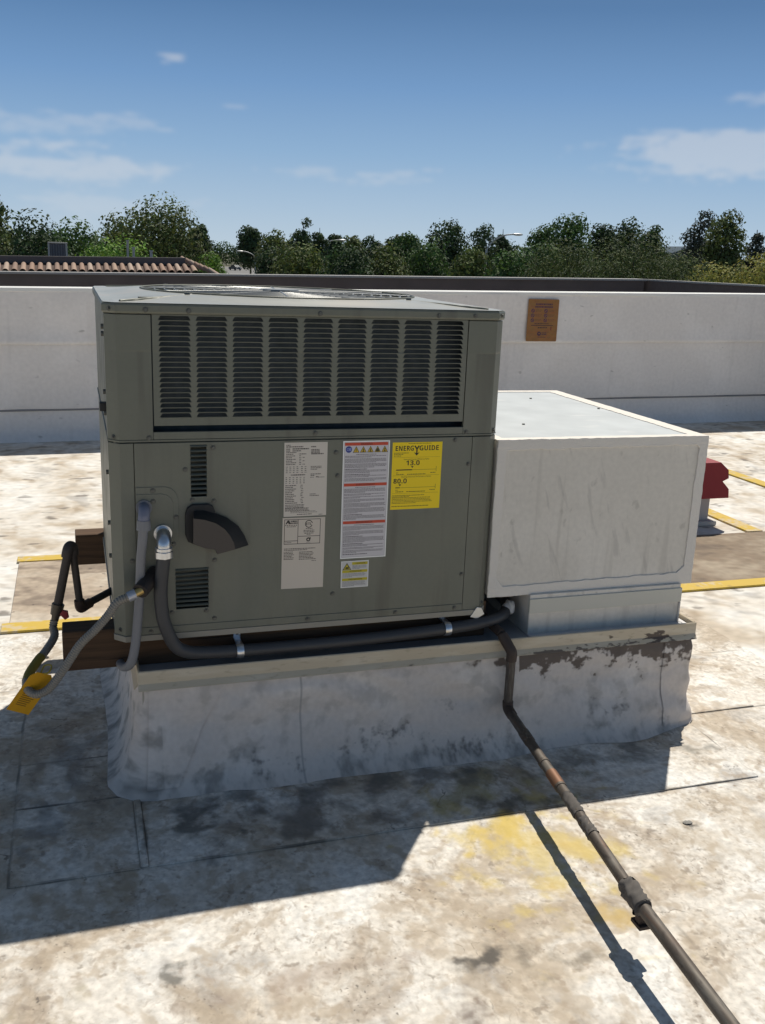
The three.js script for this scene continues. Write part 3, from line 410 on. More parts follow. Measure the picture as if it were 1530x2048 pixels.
  // flue hood
  const fl = part('flue_hood', exZ([[.176, .772], [.176, .835], [.182, .853], [.197, .863], [.243, .863], [.256, .856], [.262, .84], [.262, .76], [.25, .745], [.197, .745], [.183, .752]], 0, .012, .003), mBlack, A);
  const ho = [[.201, .846], [.232, .846], [.264, .834], [.297, .819], [.330, .792], [.348, .762], [.360, .732], [.266, .711], [.261, .725], [.231, .731], [.195, .746]], hf = [[.193, .836], [.224, .831], [.257, .819], [.282, .800], [.298, .778], [.308, .757], [.312, .738], [.260, .726], [.256, .740], [.225, .746], [.192, .763]];
  const hp = [], hi = []; ho.forEach((p, i) => { hp.push(p[0], p[1], .008, hf[i][0], hf[i][1], .062); }); for (let i = 0; i < 11; i++) { const a = 2 * i, b = 2 * ((i + 1) % 11); hi.push(a, a + 1, b, b, a + 1, b + 1); }
  const hg = new THREE.BufferGeometry(); hg.setAttribute('position', new THREE.Float32BufferAttribute(hp, 3)); hg.setIndex(hi); const hq = toCreasedNormals(hg, .7); part('hood_shell', hq, mat(lin(.018, .017, .017), .6, 0, { side: THREE.DoubleSide }), fl);
  part('hood_cheek', exZ(hf, .060, .0625), mat(lin(.075, .062, .052), .7), fl, 'cheek of the flue hood with its light painted in as brown grey');  // same black hood; the lighter cheek colour stands in for light falling on it
  // soot on the panel beside the flue
}
// stickers
function sticker(name, x0, x1, y0, y1, W, H, draw, label, tilt = 0) {
  const cv = document.createElement('canvas'); cv.width = W; cv.height = H; const g = cv.getContext('2d'); draw(g, W, H); const t = new THREE.CanvasTexture(cv); t.colorSpace = THREE.SRGBColorSpace; t.anisotropy = 8;
  const q = new THREE.BoxGeometry(x1 - x0, y1 - y0, .0006); const o = part(name, q, mat(0xffffff, .5, 0, { map: t }), A, label); o.position.set((x0 + x1) / 2, (y0 + y1) / 2, .0006); o.rotation.z = tilt; return o;
}
const rT = RNG(99);
function words(g, x, y, w, h) { for (let q = 0; q < w;) { const k = 5 + rT() * 22; g.fillRect(x + q, y, Math.min(k, w - q), h); q += k + 4; } }
function para(g, x, y, w, n, lh, h, last = .5) { for (let i = 0; i < n; i++) words(g, x, y + i * lh, i === n - 1 ? w * last : w * (.94 + rT() * .06), h); }
sticker('rating_label', .466, .5965, .812, 1.037, 512, 880, (g, W, H) => {
  g.fillStyle = '#cdc4b8'; g.fillRect(0, 0, W, H); g.fillStyle = '#57504c';
  words(g, 22, 26, 50, 10); words(g, 22, 44, 200, 13); g.fillStyle = '#3d3836'; words(g, 22, 70, 46, 12); words(g, 96, 68, 196, 14); words(g, 22, 92, 46, 12); words(g, 96, 92, 100, 12); g.fillStyle = '#605955'; words(g, 22, 112, 120, 10); words(g, 22, 132, 86, 10); words(g, 170, 130, 90, 11);
  for (let k = 0; k < 6; k++) { words(g, 20, 152 + k * 20, 60 + rT() * 70, 10); words(g, 176, 152 + k * 20, 24, 9); if (k % 2) words(g, 216, 152 + k * 20, 28, 9); }
  for (let k = 0; k < 4; k++) for (let c = 0; c < 6; c++) if (rT() > .15) words(g, 20 + c * 42 + (c > 3 ? 12 : 0), 282 + k * 22, 22, 9);
  g.fillStyle = '#3d3836'; words(g, 80, 376, 170, 13); g.fillStyle = '#605955'; for (let k = 0; k < 4; k++) for (let c = 0; c < 6; c++) words(g, 18 + c * 42, 408 + k * 22, 18, 9);
  for (let k = 0; k < 11; k++) { words(g, 16, 502 + k * 21, 80 + rT() * 70, 11); words(g, 190 + rT() * 20, 502 + k * 21, 30, 9); }
  para(g, 16, 736, 235, 3, 16, 9, .95); para(g, 16, 778, 290, 3, 14, 9, 1); para(g, 80, 818, 320, 2, 14, 6, 1); words(g, 160, 852, 180, 10); words(g, 420, 862, 50, 8);
  words(g, 316, 46, 60, 14); para(g, 316, 82, 110, 4, 16, 12, .7); words(g, 316, 130, 150, 14); para(g, 314, 282, 135, 3, 17, 9, .6); para(g, 314, 372, 130, 2, 18, 10, .35); words(g, 312, 412, 40, 8); words(g, 380, 404, 30, 14); words(g, 400, 412, 80, 8); words(g, 308, 612, 76, 9); words(g, 308, 630, 110, 10);
}, 'white rating label covered in small print');
sticker('approval_label', .462, .593, .5835, .8075, 512, 880, (g, W, H) => {
  g.fillStyle = '#cbc0b2'; g.fillRect(0, 0, W, H); g.strokeStyle = '#4a4340'; g.lineWidth = 7; g.strokeRect(24, 22, 430, 300); g.beginPath(); g.moveTo(186, 22); g.lineTo(186, 322); g.moveTo(186, 230); g.lineTo(454, 230); g.moveTo(24, 284); g.lineTo(186, 284); g.stroke();
  g.fillStyle = '#2c2725'; g.beginPath(); g.moveTo(34, 76); g.lineTo(60, 30); g.lineTo(80, 30); g.lineTo(96, 76); g.lineTo(72, 76); g.lineTo(68, 62); g.lineTo(58, 62); g.lineTo(52, 76); g.fill(); g.font = 'bold 34px sans-serif'; words(g, 96, 34, 80, 18); words(g, 92, 58, 86, 16); for (let k = 0; k < 7; k++) g.fillRect(34 + k * 21, 86, 11, 11); g.fillStyle = '#57504c'; words(g, 50, 106, 110, 8); words(g, 36, 300, 76, 7);
  g.strokeStyle = '#2c2725'; g.lineWidth = 9; g.beginPath(); g.arc(316, 80, 42, .4, Math.PI * 2 - .4 + .2); g.stroke(); g.fillStyle = '#2c2725'; g.font = 'bold 44px sans-serif'; g.textAlign = 'center'; g.fillText('ETL', 316, 96); g.fillStyle = '#57504c'; words(g, 280, 132, 80, 9); words(g, 254, 154, 130, 9); words(g, 254, 172, 130, 9); words(g, 264, 190, 110, 9); words(g, 290, 206, 50, 7);
  g.fillStyle = '#2c2725'; g.beginPath(); g.arc(314, 272, 25, 0, 7); g.fill(); g.fillRect(330, 246, 12, 22); g.fillStyle = '#cbc0b2'; g.beginPath(); g.arc(314, 273, 11, 0, 7); g.fill(); g.fillStyle = '#57504c'; words(g, 290, 304, 50, 6);
  words(g, 24, 376, 380, 10); words(g, 24, 394, 280, 9); for (let k = 0; k < 6; k++) { words(g, 22, 416 + k * 18, 100 + rT() * 40, 9); words(g, 206, 422 + k * 18, 140 + rT() * 70, 9); } words(g, 356, 536, 60, 7);
}, 'off white label with a boxed approval panel above small print', -.012);
sticker('warning_label', .6445, .791, .6695, 1.038, 640, 1600, (g, W, H) => {
  g.fillStyle = '#c9c4c6'; g.fillRect(0, 0, W, H); g.strokeStyle = '#efeeea'; g.lineWidth = 14; g.strokeRect(7, 7, W - 14, H - 14); g.strokeStyle = '#8d8a8a'; g.lineWidth = 3; g.strokeRect(18, 18, W - 36, H - 36);
  const bar = (y, s) => { g.fillStyle = '#c4472b'; g.fillRect(24, y, W - 48, 40); g.fillStyle = '#4d1c12'; g.font = 'bold 34px sans-serif'; g.textAlign = 'center'; g.fillText(s, W / 2, y + 32); };
  bar(22, 'WARNING'); bar(566, 'AVERTISSEMENT'); bar(1080, 'ADVERTENCIA');
  g.fillStyle = '#2a3a86'; g.beginPath(); g.arc(78, 112, 44, 0, 7); g.fill(); g.strokeStyle = '#8f9ac9'; g.lineWidth = 6; g.beginPath(); g.arc(66, 112, 14, 0, 7); g.stroke(); g.fillStyle = '#8f9ac9'; g.fillRect(86, 92, 10, 40); g.fillRect(100, 92, 10, 40);
  for (let k = 0; k < 5; k++) { const x = 132 + k * 98; g.fillStyle = '#2f2a12'; g.beginPath(); g.moveTo(x, 156); g.lineTo(x + 46, 70); g.lineTo(x + 92, 156); g.fill(); g.fillStyle = '#c9a72c'; g.beginPath(); g.moveTo(x + 10, 150); g.lineTo(x + 46, 84); g.lineTo(x + 82, 150); g.fill(); g.fillStyle = '#3b340f'; if (k === 0) { g.fillRect(x + 42, 102, 8, 28); g.fillRect(x + 42, 136, 8, 8); } else if (k === 3) { g.fillRect(x + 24, 118, 44, 28); g.fillRect(x + 34, 102, 24, 18); } else { g.beginPath(); g.moveTo(x + 40, 100); g.lineTo(x + 60, 112); g.lineTo(x + 48, 124); g.lineTo(x + 62, 146); g.lineTo(x + 30, 146); g.lineTo(x + 42, 128); g.fill(); } }
  g.fillStyle = '#6b6668'; for (const y0 of [176, 618, 1132]) { words(g, 180, y0, 280, 9); let y = y0 + 22; const end = y0 === 176 ? 556 : y0 === 618 ? 1070 : 1570; while (y < end - 20) { const n = 2 + Math.floor(rT() * 4); for (let i = 0; i < n && y < end - 12; i++) { words(g, 30, y, i === n - 1 ? 140 + rT() * 300 : 560 + rT() * 20, 8); y += 15; } y += 8; if (rT() > .55 && y < end - 20) { g.fillStyle = '#4a4547'; words(g, 30, y, 200 + rT() * 160, 10); y += 18; g.fillStyle = '#6b6668'; } } }
}, 'tall white warning label with three red header bars and a row of hazard symbols');
sticker('caution_label', .6485, .737, .5745, .661, 400, 400, (g, W, H) => {
  g.fillStyle = '#c4c2bf'; g.fillRect(0, 0, W, H); g.strokeStyle = '#e6e4df'; g.lineWidth = 10; g.strokeRect(5, 5, W - 10, H - 10);
  const bar = (x, y, w, s) => { g.fillStyle = '#b7a81d'; g.fillRect(x, y, w, 40); g.fillStyle = '#4c460f'; g.font = 'bold 32px sans-serif'; g.textAlign = 'center'; g.fillText(s, x + w / 2 + 10, y + 31); };
  bar(158, 20, 226, 'CAUTION'); bar(18, 136, 366, 'ATTENTION'); bar(18, 258, 366, 'PRECAUCIÓN');
  g.fillStyle = '#3a3510'; g.beginPath(); g.moveTo(20, 132); g.lineTo(84, 26); g.lineTo(148, 132); g.fill(); g.fillStyle = '#b7a81d'; g.beginPath(); g.moveTo(36, 124); g.lineTo(84, 46); g.lineTo(132, 124); g.fill(); g.fillStyle = '#3a3510'; g.beginPath(); g.moveTo(60, 116); g.lineTo(70, 86); g.lineTo(90, 92); g.lineTo(106, 78); g.lineTo(112, 116); g.fill();
  g.fillStyle = '#6a6768'; para(g, 164, 70, 210, 4, 15, 7); para(g, 24, 186, 340, 4, 16, 7, .4); para(g, 24, 308, 340, 5, 16, 7, .5);
}, 'small square caution label with yellow bands');
sticker('energy_label', .8, .9615, .8195, 1.0305, 640, 840, (g, W, H) => {
  g.fillStyle = '#f0cf00'; g.fillRect(0, 0, W, H); g.fillStyle = '#1b1606'; g.textAlign = 'left'; g.font = 'bold 84px sans-serif';
  const fit = (s, x, w, y) => { g.save(); const m = g.measureText(s).width; g.translate(x, y); g.scale(w / m, 1); g.fillText(s, 0, 0); g.restore(); };
  fit('ENERG', 32, 246, 104); fit('GUIDE', 340, 260, 104);
  g.lineWidth = 17; g.strokeStyle = '#1b1606'; g.beginPath(); g.moveTo(284, 46); g.lineTo(312, 84); g.lineTo(340, 46); g.moveTo(312, 80); g.lineTo(312, 140); g.stroke(); g.beginPath(); g.moveTo(276, 126); g.lineTo(312, 140); g.lineTo(348, 126); g.lineTo(312, 168); g.fill();
  g.fillStyle = '#6b5c0c'; words(g, 200, 12, 300, 7); words(g, 22, 128, 190, 8); words(g, 22, 146, 120, 8); words(g, 22, 164, 90, 8); g.fillRect(16, 186, 600, 2); g.fillStyle = '#3d3408'; g.font = '24px sans-serif'; fit('Seasonal Energy Efficiency Ratio', 148, 330, 220); fit('Heating Seasonal Performance Factor', 124, 390, 438);
  g.fillStyle = '#1b1606'; g.font = 'bold 82px sans-serif'; fit('13.0', 178, 180, 286); fit('80.0', 24, 178, 510);
  const tri = (x, y) => { g.beginPath(); g.moveTo(x - 17, y); g.lineTo(x + 17, y); g.lineTo(x, y + 24); g.fill(); }; tri(262, 298); tri(112, 522);
  g.fillRect(56, 336, 206, 13); g.fillRect(56, 341, 520, 3); g.fillRect(572, 306, 4, 62); g.fillRect(56, 560, 56, 10); g.fillRect(56, 564, 520, 3); g.fillRect(572, 530, 4, 56);
  g.fillStyle = '#6b5c0c'; words(g, 58, 374, 30, 8); words(g, 500, 380, 70, 9); words(g, 60, 394, 100, 9); words(g, 200, 394, 240, 10); g.fillRect(16, 412, 600, 2); words(g, 58, 590, 30, 8); words(g, 500, 596, 70, 9); words(g, 60, 612, 100, 9); words(g, 200, 612, 240, 10); g.fillRect(16, 636, 600, 2); para(g, 16, 660, 440, 2, 16, 8, .5); para(g, 16, 690, 520, 5, 17, 7, .6); words(g, 16, 796, 480, 9);
}, 'bright yellow efficiency label with a black arrow');

// ------------------------------------------------------------------ white coated duct box beside the unit
{
  const B = thing('duct_box', 'large white coated sheet metal duct box joined to the air conditioner', 'duct');
  const bt = dataTex(1024, 1024, (u, v, c) => { const x = u * 1.2, y = v * 1.2; const n = fbm(x * 2.5, y * 2.5, 4), s = fbm(x * 22, y * 1.1 + 3, 4), f = fbm(x * 60, y * 60, 3); c[0] = .66; c[1] = .615; c[2] = .545; mix3(c, .72, .675, .605, sst(-.1, .4, n)); const k = 1 + .10 * f; c[0] *= k; c[1] *= k; c[2] *= k; mix3(c, .48, .44, .385, sst(.15, .5, s + .2 * n) * .42); const a = Math.atan2(y - .5, x - .6); mix3(c, .34, .31, .28, sst(.25, .5, fbm(x * 30 + y * 9, (y * 4.5 - x * 1.5), 5) + .35 * n) * .3); mix3(c, .3, .27, .23, sst(.3, .55, fbm(x * 16 + 7, y * 12, 5) + .12 * n + .2 * f) * .4); });
  const mB = mat(0xffffff, .72, 0, { map: bt }), mM = mat(lin(.70, .655, .595), .8, 0, { bumpMap: roofBump, bumpScale: .004 });
  const sUV = (g, ox) => { const q = boxUV(g, 1 / 1.2), u = q.attributes.uv; for (let i = 0; i < u.count; i++) u.setX(i, u.getX(i) + ox); return q; };
  const X0 = 1.157, X1 = 1.936, Y0 = .503, Y1 = 1.022, Z0 = -1.128, Z1 = -.02;
  part('duct_body', sUV(rbox(X0, X1, Y0, Y1, Z0, Z1, .006), 0), mB, B);
  // brushed mastic along the edges: a frame on the front and one on the top
  const wob = (pts, amp, seed) => { const o = []; for (let i = 0; i < pts.length; i++) { const a = pts[i], b = pts[(i + 1) % pts.length], L = Math.hypot(b[0] - a[0], b[1] - a[1]), n = Math.max(1, Math.round(L / .012)); for (let k = 0; k < n; k++) { const t = k / n, x = a[0] + (b[0] - a[0]) * t, y = a[1] + (b[1] - a[1]) * t; o.push([x + amp * (noise(x * 40 + seed, y * 40) + .5 * noise(x * 9, y * 9 + seed)), y + amp * (noise(x * 40, y * 40 + seed) + .5 * noise(x * 9 + seed, y * 9))]); } } return o; };
  const rc = (x0, x1, y0, y1) => [[x0, y0], [x1, y0], [x1, y1], [x0, y1]];
  part('mastic_band', exZ(wob(rc(X0 - .001, X1 + .004, Y0 - .004, Y1 + .006), .0018, 3), Z1 - .001, Z1 + .0045, .0016, [wob([[1.185, .56], [1.21, .535], [1.875, .54], [1.902, .565], [1.905, .985], [1.895, .997], [1.19, .993]], .0035, 8)]), mM, B);
  const tg = exZ(wob(rc(X0, X1 + .004, -Z1 - .001, -Z0 + .003), .002, 5), 0, .0055, .0018, [wob(rc(X0 + .03, X1 - .055, -Z1 + .035, -Z0 - .04), .004, 12)]); tg.rotateX(-Math.PI / 2); tg.scale(1, 1, 1); tg.translate(0, Y1 - .0005, 0); part('mastic_band', tg, mM, B);
  const tt = dataTex(256, 256, (u, v, c) => { const n = fbm(u * 6, v * 6, 5), k = 1 + .18 * n; c[0] = .43 * k; c[1] = .45 * k; c[2] = .455 * k; mix3(c, .55, .55, .54, sst(.2, .45, fbm(u * 5, v * 14, 4)) * .5); });
  part('top_panel', planUV(rbox(X0 + .02, X1 - .04, Y1 - .001, Y1 + .0025, Z0 + .03, Z1 - .02, .001, 1), 1, -1.2, 1, 1), mat(0xffffff, .5, .25, { map: tt }), B);
  for (const [x, z] of [[1.33, -.55], [1.86, -.62], [1.38, -.3], [1.70, -.9]]) part('screw', new THREE.CylinderGeometry(.005, .006, .005, 8).translate(x, Y1 + .004, z), mat(lin(.2, .19, .17), .6), B);
  const rt = exZ(wob(rc(-Z1 - .002, -Z0, Y0, Y1), .002, 22), 0, .004, .001, [wob(rc(-Z1 + .03, -Z0 - .04, Y0 + .04, Y1 - .04), .003, 30)]); rt.rotateY(Math.PI / 2); rt.translate(X1 - .001, 0, 0); part('mastic_band', rt, mM, B);
  // neck down to the curb
  const mN = mat(lin(.55, .54, .54), .6, .1), mN2 = mat(lin(.56, .54, .47), .6);
  part('neck', sUV(rbox(1.308, 1.893, .357, .5025, -1.10, -.005, .003), .3), mB, B); part('neck', rbox(1.162, 1.307, .357, .5025, -1.10, -.36, .003), mB, B);  // the second block is added behind the gap to keep sun out of the recess
  part('neck_band', sUV(rbox(1.306, 1.897, .437, .488, -.012, .0, .0015), .1), mN2, B); part('neck_flange', rbox(1.306, 1.905, .3575, .362, -.02, .022, .001), mN, B); part('neck_side_flange', exX([[-1.1, .357], [.02, .357], [.02, .362], [-1.1, .362]], 1.893, 1.918), mN, B);
  part('corner_tape', rbox(1.889, 1.8965, .362, .436, -.06, .0005, .002), mM, B);
}

// ------------------------------------------------------------------ conduits, hoses and pipes
const mConduit = mat(lin(.045, .045, .048), .5), mGrayPl = mat(lin(.20, .20, .21), .55), mZinc = mat(lin(.62, .63, .65), .28, .9), mIron = mat(lin(.06, .048, .042), .6, .4);
const bandT = dataTex(256, 32, (u, v, c) => { const k = .5 + .5 * Math.sin(u * 256 * .8); c[0] = c[1] = c[2] = k; }, false);
{
  const K = thing('black_conduit', 'thick black flexible conduit running along the timber into the duct box recess', 'conduit');
  const pts = [[.110, .733, .055], [.104, .68, .053], [.099, .624, .05], [.101, .565, .05], [.109, .516, .05], [.134, .452, .045], [.165, .425, .04], [.210, .412, .03], [.331, .402, .018], [.5, .399, .012], [.679, .401, .012], [.85, .407, .012], [1.015, .415, .012], [1.12, .4205, .005], [1.20, .424, -.02], [1.254, .429, -.07], [1.285, .435, -.16], [1.29, .44, -.345]];
  part('conduit', tube(pts, .0195, 160, 16), mConduit, K);
  const el = part('elbow_fitting', merge([tube([[.112, .780, .0], [.112, .780, .03], [.111, .774, .047], [.110, .76, .055], [.110, .742, .055]], .0205, 30, 16)]), mZinc, K, 'shiny zinc elbow fitting');
  part('locknut', rod([.110, .724, .055], [.110, .742, .055], .0275, .0275, 6), mZinc, el); part('collar', rod([.110, .745, .055], [.110, .753, .055], .0245, .0245, 18), mZinc, el); part('face_ring', rod([.112, .780, .004], [.112, .780, .010], .026, .026, 18), mZinc, el);
  const strap = (x, y, z, tilt) => { const s = new THREE.TorusGeometry(.0212, .0022, 6, 24); s.scale(1, 1, 5.5); s.rotateY(Math.PI / 2); s.translate(x, y, z); const tab = rbox(x - .011, x + .011, y + .018, y + .046, -.0395, -.037, .001); const arm = rbox(x - .010, x + .010, y + .015, y + .021, -.038, z, .001); const o = part('strap', merge([boxUV(s), boxUV(tab), boxUV(arm)]), mZinc, K, 'zinc conduit strap'); part('strap_screw', rod([x, y + .036, -.037], [x, y + .036, -.032], .005, .005, 8), mat(lin(.08, .08, .08), .5, .5), o); };
  strap(.332, .402, .018); strap(1.007, .415, .012);
  part('hanger_plate', exZ([[1.09, .445], [1.115, .437], [1.14, .452], [1.128, .474], [1.112, .478]], .003, .0055, .001), mat(lin(.6, .6, .58), .45, .7), K);
  part('sealant', (() => { const g = new THREE.IcosahedronGeometry(.024, 3); const p = g.attributes.position; for (let i = 0; i < p.count; i++) { const k = 1 + .35 * noise(p.getX(i) * 60, p.getY(i) * 60 + p.getZ(i) * 40); p.setXYZ(i, p.getX(i) * k * .8, p.getY(i) * k * 1.1, p.getZ(i) * k); } g.computeVertexNormals(); g.translate(1.262, .438, -.066); return g; })(), mat(lin(.55, .54, .52), .8), K);
}
{
  const K = thing('gray_conduit', 'slim grey flexible conduit hanging down the corner of the air conditioner', 'conduit');
  part('conduit', tube([[.056, .815, .048], [.052, .77, .046], [.047, .718, .04], [.041, .613, .036], [.031, .507, .036], [.022, .44, .034], [.012, .398, .026], [.0, .378, .01], [-.014, .37, -.02], [-.02, .366, -.10]], .0135, 90, 14), mGrayPl, K);
  const e = part('elbow_fitting', tube([[.061, .859, .0], [.061, .860, .02], [.06, .858, .038], [.058, .846, .047], [.057, .832, .048]], .0165, 24, 14), mat(lin(.17, .18, .24), .5), K, 'bluish grey plastic elbow');
  part('compression_nut', rod([.056, .806, .048], [.057, .834, .048], .0205, .0185, 12), mGrayPl, e); part('face_ring', rod([.061, .859, .004], [.061, .859, .010], .023, .023, 16), mGrayPl, e);
}
{
  const K = thing('gas_pipe', 'dark iron gas pipe with elbows beside the corner of the air conditioner', 'pipe');
  const a = [-.150, .684, -.2], b = [-.190, .505, -.2], c = [-.140, .684, -.215], d = [-.124, .490, -.215], e = [-.012, .505, -.33];
  part('riser', rod(a, b, .0135), mIron, K); part('riser', rod(c, d, .0115), mIron, K); part('branch', rod(d, e, .0115), mIron, K);
  part('elbow', tube([[-.157, .66, -.199], [-.152, .683, -.2], [-.146, .692, -.206], [-.139, .684, -.214], [-.138, .662, -.215]], .0165, 24, 12), mIron, K); part('elbow', tube([[-.1265, .515, -.215], [-.125, .496, -.215], [-.121, .487, -.219], [-.108, .490, -.232], [-.095, .492, -.246]], .016, 24, 12), mat(lin(.085, .05, .035), .6, .4), K);
  const v = part('shutoff_valve', merge([rod([-.188, .512, -.2], [-.196, .478, -.2], .019, .017, 8), rod([-.196, .478, -.2], [-.200, .462, -.2], .0135, .0125, 6)]), mat(lin(.09, .075, .055), .5, .5), K); part('valve_handle', exZ([[-.184, .486], [-.174, .499], [-.161, .495], [-.158, .476], [-.170, .468]], -.185, -.172, .002), mat(lin(.30, .03, .03), .55), v, 'red valve handle');
}
{
  const K = thing('gas_hose', 'looping grey corrugated gas hose hanging in front of the timber end', 'hose');
  const pts = [[-.202, .460, -.2], [-.206, .438, -.195], [-.203, .421, -.165], [-.226, .398, -.12], [-.251, .381, -.08], [-.272, .364, -.04], [-.281, .347, 0], [-.271, .334, .025], [-.249, .331, .04], [-.216, .351, .05], [-.172, .414, .06], [-.129, .481, .065], [-.087, .524, .07], [-.051, .566, .075], [-.023, .606, .08], [.012, .622, .08]];
  const cur = new THREE.CatmullRomCurve3(pts.map(V), false, 'catmullrom', .5), tg = new THREE.TubeGeometry(cur, 520, .0118, 12, false), p = tg.attributes.position, nn = tg.attributes.normal; for (let i = 0; i < p.count; i++) { const ringI = Math.floor(i / 13), k = .0011 * Math.sin(ringI * 1.26); p.setXYZ(i, p.getX(i) + nn.getX(i) * k, p.getY(i) + nn.getY(i) * k, p.getZ(i) + nn.getZ(i) * k); } tg.computeVertexNormals();
  part('hose', tg, mat(lin(.22, .20, .17), .5), K);
  part('end_nut', rod([.006, .620, .08], [.028, .628, .078], .0155, .0155, 6), mat(lin(.45, .46, .50), .4, .5), K); part('brass_fitting', rod([.026, .627, .078], [.046, .636, .073], .0115, .0125, 8), mat(lin(.55, .38, .14), .4, .7), K, 'brass hose fitting');
  part('inlet_shroud', rod([.040, .633, .075], [.090, .662, .004], .0225, .0235, 18), mat(lin(.03, .022, .018), .7), K);
}
{
  const cv = document.createElement('canvas'); cv.width = 128; cv.height = 192; const g = cv.getContext('2d'); g.fillStyle = '#c8930c'; g.fillRect(0, 0, 128, 192); g.fillStyle = '#7a5a10'; const r = RNG(3); for (let i = 0; i < 9; i++) g.fillRect(26, 84 + i * 9, 50 + r() * 30, 4); const t = new THREE.CanvasTexture(cv); t.colorSpace = THREE.SRGBColorSpace;
  const K = thing('warning_tag', 'yellow paper tag tied round the loop of the gas hose', 'tag'); K.position.set(-.262, .338, .012); K.rotation.set(.15, .25, -.55); K.scale.setScalar(1.12);
  const q = exZ([[-.030, .035], [-.018, .050], [.020, .052], [.032, .036], [.032, -.080], [-.030, -.080]], -.0008, .0008), p = q.attributes.position, u = q.attributes.uv; for (let i = 0; i < p.count; i++) { u.setXY(i, (p.getX(i) + .03) / .062, (p.getY(i) + .08) / .132); p.setZ(i, p.getZ(i) + .012 * Math.sin(p.getY(i) * 25)); } q.computeVertexNormals(); part('tag', q, mat(0xffffff, .7, 0, { map: t }), K);
  part('tie', tube([[-.003, .045, .004], [.006, .06, .018], [.012, .072, .0], [.004, .06, -.016], [-.003, .046, .0]], .0022, 24, 6), mat(lin(.35, .26, .03), .7), K);
  const sl = thing('yellow_sleeve', 'yellow plastic wrap round the gas hose above the tag', 'wrap'); part('wrap', tube([[-.240, .3885, -.096], [-.251, .381, -.08], [-.272, .364, -.04], [-.280, .351, -.012]], .0137, 30, 14), mat(lin(.20, .155, .02), .65), sl);
}
// condensate drain
{
  const ct = dataTex(512, 64, (u, v, c) => { const x = u * 3, n = fbm(x * 7, v * 4, 5), m = fbm(x * 30, v * 10, 3); c[0] = .095; c[1] = .078; c[2] = .064; mix3(c, .155, .14, .12, sst(-.1, .4, n)); mix3(c, .05, .04, .035, sst(.1, .4, m) * .7); mix3(c, .16, .085, .05, sst(.28, .45, fbm(x * 3.3 + 9, v * 2, 4)) * .55); });
  const mCu = mat(0xffffff, .62, .35, { map: ct }), mCuD = mat(lin(.07, .05, .04), .65, .3), mCuB = mat(lin(.20, .105, .062), .55, .4);
  const K = thing('drain_pipe', 'old copper condensate drain pipe running from the curb across the roof', 'pipe');
  const R = .0155; const P0 = [1.19, .400, -.34], P1 = [1.185, .396, .052], P2 = [1.206, .348, .094], P3 = [1.203, .160, .100], P4 = [1.197, .152, .135];
  const dir = [[1.197, .152, .135], [1.101, .132, 1.05], [1.078, .118, 1.46], [1.03, .095, 2.4]];
  part('pipe_run', rod(P0, P1, R), mCuD, K); part('pipe_run', rod(P1, P2, R), mCuD, K); part('pipe_run', rod(P2, P3, R * .98), mCu, K);
  part('elbow', tube([[1.1868, .3925, .055], [1.2, .362, .083], [1.206, .345, .094], [1.2055, .318, .0945]], R * 1.14, 20, 14), mCuD, K); part('elbow', tube([[1.203, .178, .0995], [1.203, .162, .101], [1.201, .153, .113], [1.196, .1515, .150]], R * 1.14, 20, 14), mCuD, K);
  const uvp = (g, s) => { const u = g.attributes.uv; for (let i = 0; i < u.count; i++) u.setXY(i, u.getY(i) * s, u.getX(i)); return g; };
  part('pipe_run', uvp(rod(dir[0], dir[1], R, R, 18), .31), mCu, K); part('pipe_run', uvp(rod(dir[1], dir[3], R * 1.05, R * 1.05, 18), .5), mCu, K);
  const L = (t) => dir[0].map((v, i) => v + (dir[1][i] - v) * t);
  for (const [t0, t1, m] of [[.14, .205, mCu], [.33, .345, mCu], [.40, .475, mCuB], [.475, .485, mCu]]) part('coupling', rod(L(t0), L(t1), R * 1.13, R * 1.13, 18), m, K);
  // scraps of perished insulation and the taped joint with its bracket
  const rough = (g, amp, f) => { const q = mergeVertices(g), p = q.attributes.position; q.computeVertexNormals(); const n = q.attributes.normal; for (let i = 0; i < p.count; i++) { const k = amp * noise(p.getX(i) * f + p.getZ(i) * f, p.getY(i) * f - p.getZ(i) * f * .7); p.setXYZ(i, p.getX(i) + n.getX(i) * k, p.getY(i) + n.getY(i) * k, p.getZ(i) + n.getZ(i) * k); } q.computeVertexNormals(); return q; };
  const cyl = (a, b, r) => { const A = V(a), B = V(b), l = A.distanceTo(B), g = new THREE.CylinderGeometry(r, r, l, 22, 14); g.deleteAttribute('uv'); g.translate(0, l / 2, 0); g.applyQuaternion(new THREE.Quaternion().setFromUnitVectors(new THREE.Vector3(0, 1, 0), B.sub(A).normalize())); g.translate(A.x, A.y, A.z); return g; };
  const mScrap = mat(lin(.10, .09, .082), .95);
  part('insulation_scrap', rough(cyl(L(.53), L(.63), R * 1.1), .004, 70), mScrap, K); part('insulation_scrap', rough(cyl(L(.655), L(.73), R * 1.06), .0035, 80), mScrap, K);
  part('taped_joint', rough(cyl([1.107, .134, 1.0], [1.098, .131, 1.085], R * 1.55), .007, 60), mScrap, K, 'rough grey taped joint');
  part('bracket', merge([rbox(1.092, 1.118, .085, .13, 1.065, 1.085, .002), rbox(1.088, 1.122, .078, .088, 1.055, 1.095, .002)].map(g => boxUV(g))), mat(lin(.05, .035, .028), .7, .3), K);
}
